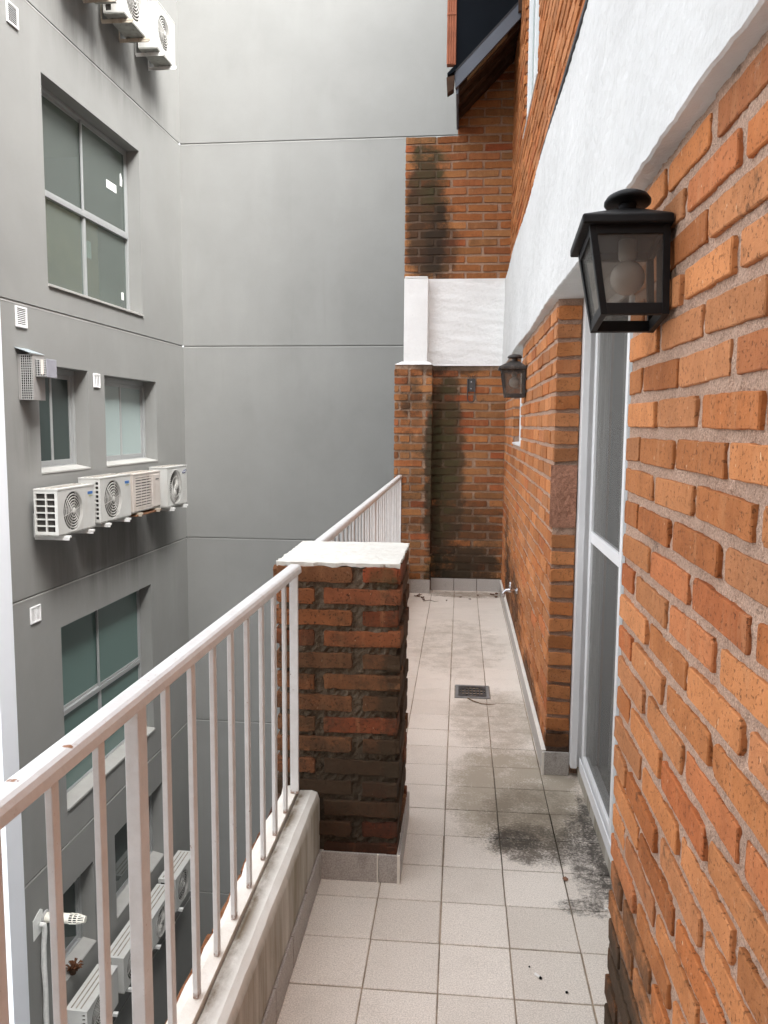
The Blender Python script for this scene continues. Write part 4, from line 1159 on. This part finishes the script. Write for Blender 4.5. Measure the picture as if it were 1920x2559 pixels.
# air conditioners
def text_mesh(s, size, name, mat, parent, loc, rot):
    cu = bpy.data.curves.new(name, 'FONT'); cu.body = s; cu.size = size; cu.extrude = .0006; cu.align_x = 'CENTER'; cu.align_y = 'CENTER'
    to = bpy.data.objects.new(name, cu); col.objects.link(to)
    dg = bpy.context.evaluated_depsgraph_get(); dg.update()
    me = bpy.data.meshes.new_from_object(to.evaluated_get(dg))
    bpy.data.objects.remove(to); me.name = name
    me.materials.clear(); me.materials.append(mat)
    o = bpy.data.objects.new(name, me); col.objects.link(o); o.parent = parent; o.location = loc; o.rotation_euler = rot
    return o
def ac(u0, u1, z0, z1, label, style='rings', body='ac', badge=None, w0=.075, w1=.305, side='grid', brk='bracket', grp='outdoor air conditioner units'):
    W, H, D = u1 - u0, z1 - z0, w1 - w0
    t = thing('air_conditioner', label, 'air conditioner', gw(u0 + W / 2, w0, z0), TH, grp)
    m = M[body]; hw = W / 2
    zb, zt = .018, H
    fx, fz = -W * .10, H * .5
    fr = min(H * .44, W * .33)
    cx = fx
    # casing: front plate with a round hole, sides, top, back
    mb = MB(); n = 32
    def sq(a):
        c_, s_ = math.cos(a), math.sin(a)
        kx = (hw - cx) if c_ > 0 else (hw + cx); kz = (zt - fz) if s_ > 0 else (fz - zb)
        k = min(kx / abs(c_) if abs(c_) > 1e-6 else 9, kz / abs(s_) if abs(s_) > 1e-6 else 9)
        return (cx + c_ * k, fz + s_ * k)
    angs = [2 * math.pi * k / n for k in range(n)]
    for (ax, az) in ((hw - cx, zt - fz), (-hw - cx, zt - fz), (-hw - cx, zb - fz), (hw - cx, zb - fz)):
        angs.append(math.atan2(az, ax) % (2 * math.pi))
    angs = sorted(angs); n = len(angs)
    if style == 'slats':
        a0, a1, c0_, c1_ = -hw * .82, hw * .30, H * .10, H * .92
        fn = lambda u, z, d: (u, -D + d, z)
        wall_holes(mb, -hw, hw, zb, zt, [(a0, a1, c0_, c1_, .02, False)], fn)
    else:
        vs = [(cx + fr * math.cos(a), -D, fz + fr * math.sin(a)) for a in angs] + [(sq(a)[0], -D, sq(a)[1]) for a in angs] + [(cx + fr * math.cos(a), -D + .03, fz + fr * math.sin(a)) for a in angs]
        fs = []
        for k in range(n):
            k2 = (k + 1) % n
            fs += [(k, k2, n + k2, n + k), (k2, k, 2 * n + k, 2 * n + k2)]
        mb.add(vs, fs)
    # near side with openings
    cells = []
    sx = -hw
    if side == 'grid':
        nz = 6; ph = (H - .06) / nz
        for k in range(nz):
            for (d0, d1) in ((.018, D * .47), (D * .53, D - .03)): cells.append((d0, d1, .035 + k * ph + .008, .035 + (k + 1) * ph - .004, .02, False))
    elif side == 'column':
        nz = 9; ph = (H - .06) / nz
        for k in range(nz): cells.append((D - .055, D - .022, .035 + k * ph + .01, .035 + (k + 1) * ph - .006, .02, False))
    elif side == 'back':
        nz = 5; ph = (H - .06) / nz
        for k in range(nz): cells.append((.02, D * .38, .03 + k * ph + .01, .03 + (k + 1) * ph - .01, .02, False))
    wall_holes(mb, 0, D, zb, zt, cells, lambda u, z, d: (sx + d, -u, z))
    mb.quad((hw, 0, zb), (hw, -D, zb), (hw, -D, zt), (hw, 0, zt)); mb.quad((-hw, 0, zb), (hw, 0, zb), (hw, 0, zt), (-hw, 0, zt))
    mb.quad((-hw, 0, zt), (hw, 0, zt), (hw, -D, zt), (-hw, -D, zt))
    mb.build('casing', m, t, recalc=False)
    mb = MB(); mb.box(-hw - .004, hw + .004, -D - .004, .002, zt + .0005, zt + .013)
    for k in range(3): mb.box(-hw + .03, hw - .03, -D * (.25 + .22 * k), -D * (.25 + .22 * k) + .014, zt + .0128, zt + .0165, mat=1)
    mb.build('top_cover', [m, M['rib']], t)
    mb = MB(); mb.box(-hw + .002, hw - .002, -D + .002, -.002, .004, .017); mb.build('base_pan', M['pan'], t, bevel=.003)
    mb = MB(); mb.box(-hw + .022, hw - .01, -D + .055, -.01, .02, H - .01); mb.build('inside', M['ac_dark'], t)
    # fan and its guard
    if style != 'slats':
        mb = MB(); yb = -D + .045
        for k in range(3):
            a = k * 2.1 + .4; vs = []
            for rr, da in ((.2, -.2), (.95, -.45), (.95, .45), (.25, .35)): vs.append((cx + fr * rr * math.cos(a + da), yb + (.006 if da < 0 else -.01), fz + fr * rr * math.sin(a + da)))
            mb.add(vs, [(0, 1, 2, 3)])
        mb.lathe([(fr * .22, 0), (fr * .22, -.012), (.002, -.014)], (cx, yb, fz), 16, 'y'); mb.build('fan', M['fan'], t, recalc=False)
        mb = MB(); yg = -D - .004
        if style == 'rings':
            nr = 7
            for k in range(1, nr): mb.ring((cx, fz), fr * (.16 + .84 * k / (nr - 1) * 1.0) - .002, fr * .030, 30, yg + .012 * (k / nr) ** 2)
            for k in range(6):
                a = k * math.pi / 3 + .2; mb.tube([(cx + fr * .15 * math.cos(a), yg + .003, fz + fr * .15 * math.sin(a)), (cx + fr * math.cos(a), yg + .010, fz + fr * math.sin(a))], .0026, 5)
        else:
            for k in range(3): mb.ring((cx, fz), fr * (.2, .6, .99)[k], .004, 32, yg)
            for k in range(44):
                a0 = 2 * math.pi * k / 44; pts = [(cx + fr * q * math.cos(a0 + .5 * (q - .15)), yg, fz + fr * q * math.sin(a0 + .5 * (q - .15))) for q in (.18, .45, .72, 1.0)]
                mb.tube(pts, .0022, 4, False)
        mb.lathe([(fr * .17, 0), (fr * .17, -.004), (fr * .12, -.008), (.001, -.009)], (cx, yg, fz), 18, 'y')
        mb.build('fan_grille', M['ac_fin'], t, recalc=False)
    else:
        mb = MB()
        a0, a1, c0_, c1_ = -hw * .82, hw * .30, H * .10, H * .92
        for k in range(11):
            z = c0_ + (c1_ - c0_) * (k + .5) / 11; mb.box(a0, a1, -D - .002, -D + .012, z - .011, z + .008)
        for x in (a0 + (a1 - a0) * .33, a0 + (a1 - a0) * .66): mb.box(x - .004, x + .004, -D - .0045, -D - .0025, c0_, c1_)
        mb.build('fan_grille', M['ac_old'], t, recalc=False)
        mb = MB(); mb.box(hw * .34, hw * .94, -D - .006, -D - .0005, H * .06, H * .94); mb.build('side_panel', M['ac_old'], t, bevel=.004)
    # wall brackets
    for bxp in (-hw + W * .17, hw - W * .17):
        mb = MB(); mb.box(bxp - .016, bxp + .016, w0 - .006, w0 - .001, -.025, .20); mb.box(bxp - .016, bxp + .016, -D - .05, w0 - .006, -.024, -.003)
        mb.box(bxp - .014, bxp - .010, -D - .045, w0 - .008, -.045, -.024)
        mb.build('bracket', M[brk], t, bevel=.002)
        mb = MB(); mb.lathe([(.012, -.003), (.011, .006)], (bxp, -D + .04, 0), 10); mb.lathe([(.012, -.003), (.011, .006)], (bxp, -.05, 0), 10); mb.build('rubber_foot', M['ac_dark'], t)
    bx = hw - W * .13
    if badge == 'blue':
        mb = MB(); x = bx - .05
        for k in range(6): mb.box(x + k * .017, x + k * .017 + .0145, -D - .0035, -D - .0005, H * .815, H * .875)
        mb.build('badge', M['blue'], t)
        mb = MB(); mb.box(bx - .03, bx + .05, -D - .0028, -D - .0005, H * .765, H * .785); mb.build('badge_stripe', M['olive'], t)
    elif badge == 'oval':
        mb = MB(); mb.prism([(bx + .072 * math.cos(a), H * .86 + .020 * math.sin(a) + .012 * math.cos(a)) for a in [2 * math.pi * k / 20 for k in range(20)]], lambda p: (p[0], -D - .004, p[1]), lambda p: (p[0], -D - .0005, p[1]))
        b_ = mb.build('badge', M['navy'], t)
        text_mesh('SAMSUNG', .026, 'badge_letters', M['paper'], b_, (bx, -D - .0045, H * .86), (R(90), R(-8), 0))
        mb = MB()
        for k in range(9): mb.box(bx - .06, bx + .06, -D - .002, -D - .0005, H * (.14 + .065 * k), H * (.14 + .065 * k) + .004)
        mb.build('panel_ribs', M['ac_fin'], t)
    elif badge == 'ink':
        mb = MB(); x = bx - .05
        for k in range(7): mb.box(x + k * .013, x + k * .013 + .009, -D - .0085, -D - .0055, H * .80, H * .825)
        mb.build('badge', M['ink'], t)
    elif badge == 'BGH':
        text_mesh('BGH', .085, 'badge', M['ink'], t, (bx - .02, -D - .002, H * .82), (R(90), 0, 0))
    return t
G1 = 'air conditioners of the middle row'
ac(-4.12, -3.40, .46, .885, 'nearest white air conditioner of the middle row, its side a grid of open squares', 'rings', 'ac', 'blue', side='grid', grp=G1)
ac(-3.27, -2.545, .478, .935, 'second white air conditioner of the middle row, its side showing one column of dark slots', 'rings', 'ac', 'blue', side='column', grp=G1)
ac(-2.48, -1.70, .50, .925, 'yellowed old air conditioner with a slatted square grille on rusty supports', 'slats', 'ac_old', 'ink', side=None, brk='rusty', grp=G1)
ac(-1.47, -.80, .46, .95, 'farthest air conditioner of the middle row, with an oval navy badge and fine radial grille', 'radial', 'ac', 'oval', side='back', grp=G1)
G2 = 'air conditioners of the top row'
ac(-3.32, -2.57, 5.80, 6.28, 'air conditioner at the upper edge of which only the underside tray shows', 'rings', 'ac', None, side=None, brk='rusty', grp=G2)
ac(-2.40, -1.735, 5.79, 6.33, 'air conditioner of the top row lettered BGH, on rusty supports', 'rings', 'ac', 'BGH', side='back', brk='rusty', grp=G2)
ac(-1.50, -.93, 5.83, 6.36, 'air conditioner of the top row standing nearest the inner corner on white brackets', 'rings', 'ac', None, side=None, grp=G2)
G3 = 'air conditioners of the low row seen through the railing'
ac(-3.9, -3.2, -4.82, -4.385, 'nearest low air conditioner behind the railing, rust marks on its ribbed top', 'rings', 'ac', None, side='column', grp=G3)
ac(-3.05, -2.36, -4.82, -4.40, 'low air conditioner left of the broad railing post with dark side slots', 'rings', 'ac', None, side='back', grp=G3)
ac(-2.25, -1.53, -4.85, -4.44, 'low air conditioner just right of the broad railing post with a round radial fan guard', 'radial', 'ac', None, side=None, grp=G3)
ac(-1.48, -.77, -4.84, -4.395, 'farthest low air conditioner, tucked against the inner corner', 'rings', 'ac', None, side='back', grp=G3)
mb = MB()
mb.box(-.36, .36, -.25, -.02, -.02, -.004); mb.tube([(.25, -.12, -.03), (.50, -.12, -.045)], .014, 8)
o = mb.build('drip_tray', M['rust_pan']); o.location = gw(-2.05, .06, .478); o.rotation_euler = (0, 0, TH); tag(o, 'rusted drip tray and pipe under the yellowed old air conditioner', 'drip tray')

# vents
def vent(u, z, w, h, label, kind='slat', grp=None):
    t = thing('wall_vent', label, 'vent', gw(u, .0, z), TH, 'small white wall vents')
    mb = MB(); f = .018
    for a in ((-w / 2, -w / 2 + f, 0, h), (w / 2 - f, w / 2, 0, h), (-w / 2 + f, w / 2 - f, 0, f), (-w / 2 + f, w / 2 - f, h - f, h)): mb.box(a[0], a[1], -.016, -.001, a[2], a[3])
    if kind == 'pair': mb.box(-.006, .006, -.015, -.001, f, h - f)
    mb.build('frame', M['alu'], t, bevel=.004)
    mb = MB(); mb.box(-w / 2 + .01, w / 2 - .01, -.004, -.001, .01, h - .01); mb.build('dark_back', M['mesh_grey'] if kind == 'pair' else M['ac_dark'], t)
    mb = MB(); n = 9
    for k in range(n):
        z_ = f + (h - 2 * f) * (k + .5) / n; mb.hexa([(-w / 2 + f, -.012, z_ - .006), (w / 2 - f, -.012, z_ - .006), (w / 2 - f, -.0045, z_ + .001), (-w / 2 + f, -.0045, z_ + .001), (-w / 2 + f, -.012, z_ - .003), (w / 2 - f, -.012, z_ - .003), (w / 2 - f, -.0045, z_ + .004), (-w / 2 + f, -.0045, z_ + .004)])
    mb.build('slats', M['alu'], t, recalc=True)
vent(-4.045, 4.925, .18, .185, 'white slatted vent at the top left near the upper edge')
vent(-4.09, 2.345, .18, .185, 'white slatted vent beside the groove, below the large upper window')
vent(-2.66, 1.877, .15, .15, 'white vent with two dark panels between the two small windows', 'pair')
vent(-4.045, -.365, .18, .16, 'white vent with two grey panels above the large green window', 'pair')

# caged box beside the small window
t = thing('caged_wall_box', 'tall wire mesh box with a bent zinc cover beside the small dark window', 'wall box', gw(-4.075, .0, 1.70), TH)
W, D, H = .21, .145, .405
mb = MB(); mb.box(-W / 2 + .012, W / 2, -D, -.001, 0, H); mb.build('body', M['box_side'], t, bevel=.003)
mb = MB()
mb.box(-W / 2 + .007, -W / 2 + .011, -D + .01, -.03, .01, H - .01, mat=1)
for k in range(6): y = -D + .012 + k * .0195; mb.box(-W / 2, -W / 2 + .006, y - .0022, y + .0022, .004, H - .004)
for k in range(19): z = .008 + k * .0215; mb.box(-W / 2 + .0005, -W / 2 + .0065, -D + .002, -.03, z - .0022, z + .0022)
mb.build('wire_mesh', [M['mesh_grey'], M['hole']], t)
mb = MB(); mb.hexa([(-W / 2 - .03, -D - .01, H + .005), (W / 2 - .01, -D - .01, H + .005), (W / 2 - .01, -.001, H + .055), (-W / 2 - .03, -.001, H + .055), (-W / 2 - .03, -D - .01, H + .009), (W / 2 - .01, -D - .01, H + .009), (W / 2 - .01, -.001, H + .06), (-W / 2 - .03, -.001, H + .06)])
mb.build('zinc_cover', M['box_top'], t)
t = thing('caged_vent_box', 'small square vent box with blue grey plate fixed to the tall mesh box', 'wall box', gw(-4.053, .148, 1.908), TH)
W, D, H = .175, .104, .155
mb = MB(); mb.box(-W / 2 + .012, W / 2, -D, -.001, 0, H); mb.build('body', M['box_side'], t, bevel=.003)
mb = MB(); mb.box(-W / 2 + .004, W / 2 + .004, -D - .006, -D - .0005, -.004, H + .004); mb.build('front_plate', M['plate_blue'], t, bevel=.003)
mb = MB(); mb.box(-W / 2 + .007, -W / 2 + .011, -D + .01, -.01, .01, H - .01, mat=1)
for k in range(5): y = -D + .012 + k * .024; mb.box(-W / 2, -W / 2 + .006, y - .0022, y + .0022, .004, H - .004)
for k in range(8): z = .008 + k * .0205; mb.box(-W / 2 + .0005, -W / 2 + .0065, -D + .002, -.004, z - .0022, z + .0022)
mb.build('wire_mesh', [M['mesh_grey'], M['hole']], t)
mb = MB(); mb.box(-W / 2 - .003, -W / 2 - .0005, -D + .02, -.055, .02, .15); mb.build('card_flap', M['ac_old'], t)

# flue pipe and wrapped hose
t = thing('flue_pipe', 'cream flue pipe with a slotted end jutting from the grey wall, seen through the railing', 'flue', gw(-4.09, 0, -3.27), TH)
mb = MB(); mb.prism([(-.2, -.12), (-.04, -.10), (-.03, .10), (-.07, .13), (-.2, .08)], lambda p: (p[0], -.006, p[1]), lambda p: (p[0], -.001, p[1])); mb.build('wall_plate', M['paper'], t)
mb = MB(); mb.lathe([(.062, -.007), (.072, -.012), (.062, -.024), (.052, -.026)], (0, 0, 0), 24, 'y'); mb.build('rubber_ring', M['mesh_grey'], t, smooth=True)
mb = MB(); mb.tube([(0, 0, 0), (0, -.27, .006)], .048, 20); mb.build('pipe', M['pvc'], t, smooth=False)
mb = MB(); mb.tube([(0, -.268, .006), (0, -.34, .008), (0, -.40, .009)], [.045, .042, .026], 18); mb.build('core', M['hole'], t)
mb = MB()
for k in range(14):
    a = 2 * math.pi * k / 14; c_, s_ = math.cos(a), math.sin(a)
    mb.tube([(.048 * c_, -.268, .006 + .048 * s_), (.045 * c_, -.34, .008 + .045 * s_), (.028 * c_, -.41, .009 + .028 * s_)], .0042, 5)
for y, rr in ((-.30, .0475), (-.345, .0455), (-.41, .03)):
    mb.lathe([(rr - .003, y), (rr + .002, y - .003), (rr + .002, y - .012), (rr - .003, y - .014)], (0, 0, .008), 20, 'y')
mb.build('slotted_end', M['pvc'], t)
mb = MB(); pts = [(-4.22, .03, -3.255), (-4.19, .055, -3.28), (-4.175, .05, -3.36), (-4.185, .04, -3.5), (-4.19, .038, -3.7), (-4.18, .04, -3.95), (-4.185, .036, -4.2), (-4.18, .04, -4.5), (-4.185, .04, -5.2), (-4.18, .04, -7)]
mb.tube([Vector(gw(*p)) - Vector(gw(-4.2, 0, -3.3)) for p in pts], [.018, .024, .026, .025, .027, .024, .027, .025, .026, .026], 12)
o = mb.build('wrapped_hose', M['tape'], None, smooth=True); o.location = gw(-4.2, 0, -3.3); tag(o, 'white taped drain hose hanging down the grey wall below the flue', 'hose')
# dried plant on the low sill
t = thing('dried_plant', 'small dried brown plant standing on the low window sill behind the railing', 'plant', gw(-3.62, .02, -4.19), TH)
mb = MB(); mb.lathe([(.03, 0), (.04, .05), (.042, .055), (.033, .055)], (0, 0, 0), 14); mb.build('pot', M['wood'], t)
mb = MB()
for k in range(34):
    a = rng.uniform(0, 6.28); r1 = rng.uniform(.02, .08); z1 = rng.uniform(.05, .15); c_, s_ = math.cos(a), math.sin(a); w_ = .018
    mb.add([(0, 0, .05), (r1 * c_ - w_ * s_, r1 * s_ + w_ * c_, z1), (r1 * 1.5 * c_, r1 * 1.5 * s_, z1 - .02), (r1 * c_ + w_ * s_, r1 * s_ - w_ * c_, z1 - .01)], [(0, 1, 2, 3)])
mb.build('leaves', M['leaf'], t, recalc=False)

# white building at the far left
wb = thing('white_building', 'plain white building wall at the left edge beyond the grey building', 'building', gw(UL, 0, 0), TH)
mb = MB(); mb.box(-.25, -.002, -.055, 6, -9, TOPZ); mb.build('end_wall', M['white_far'], wb, recalc=True)

# unseen wall added behind the camera to hold light off the balcony
ew = thing('end_wall', 'unseen rendered wall added behind the viewer to keep light off the balcony', 'wall', (1.9, -1.62, 0))
mb = MB(); mb.box(-2.5, 2.5, -.14, .10, -.2, 4.6); mb.build('render', M['core'], ew)

# unseen block added behind the camera to cut light entering the well
blk = thing('unseen_light_block', 'plain grey unseen block added behind the balcony to darken the light well', 'building', (-5, -2.4, 0))
mb = MB(); mb.box(1.2, 4.4, -6, 0, -9, 7.5); mb.build('light_block_body', M['core'], blk)

# ground of the yard
mb = MB(); sheet(mb, lambda u, v: (-60 + 120 * u, -60 + 120 * v, -9.0), 8, 8)
structure(mb.build('ground', M['ground'], None, recalc=False))

# ================================================================== light, sky and camera
EL, AZ = R(51), R(130)
w = bpy.data.worlds.new('World'); scene.world = w; w.use_nodes = True
nt = w.node_tree; nt.nodes.clear()
out = nt.nodes.new('ShaderNodeOutputWorld'); bg = nt.nodes.new('ShaderNodeBackground'); sky = nt.nodes.new('ShaderNodeTexSky'); hs = nt.nodes.new('ShaderNodeHueSaturation')
sky.sky_type = 'NISHITA'; sky.sun_disc = False; sky.sun_elevation = EL; sky.sun_rotation = AZ; sky.dust_density = 4; sky.ozone_density = 1
hs.inputs['Saturation'].default_value = .17
nt.links.new(sky.outputs[0], hs.inputs['Color']); nt.links.new(hs.outputs[0], bg.inputs[0]); nt.links.new(bg.outputs[0], out.inputs[0])
bg.inputs[1].default_value = .15
sun = bpy.data.lights.new('sun', 'SUN'); sun.energy = .72; sun.angle = R(30); sun.color = (1, .98, .95)
so = bpy.data.objects.new('sun', sun); col.objects.link(so)
d = Vector((math.sin(AZ) * math.cos(EL), math.cos(AZ) * math.cos(EL), math.sin(EL)))
so.rotation_euler = d.to_track_quat('Z', 'Y').to_euler()

cam = bpy.data.cameras.new('camera'); co = bpy.data.objects.new('camera', cam); col.objects.link(co)
cam.sensor_fit = 'HORIZONTAL'; cam.sensor_width = 36; cam.lens = 38.2253; cam.clip_start = .05; cam.clip_end = 300
Rv = Vector((.99557036, .09374982, .00711507)); Uv = Vector((-.01698775, .10493620, .99433385)); Fv = Vector((-.09247199, .99005018, -.10606397))
mt = Matrix((Rv, Uv, -Fv)).transposed().to_4x4(); mt.translation = Vector((0, 0, 1.5)); co.matrix_world = mt
scene.camera = co
vs_ = scene.view_settings
vs_.view_transform = 'Standard'; vs_.look = 'None'; vs_.gamma = 1; vs_.exposure = 2.6
scene.cycles.max_bounces = 8; scene.cycles.diffuse_bounces = 5; scene.cycles.transparent_max_bounces = 12
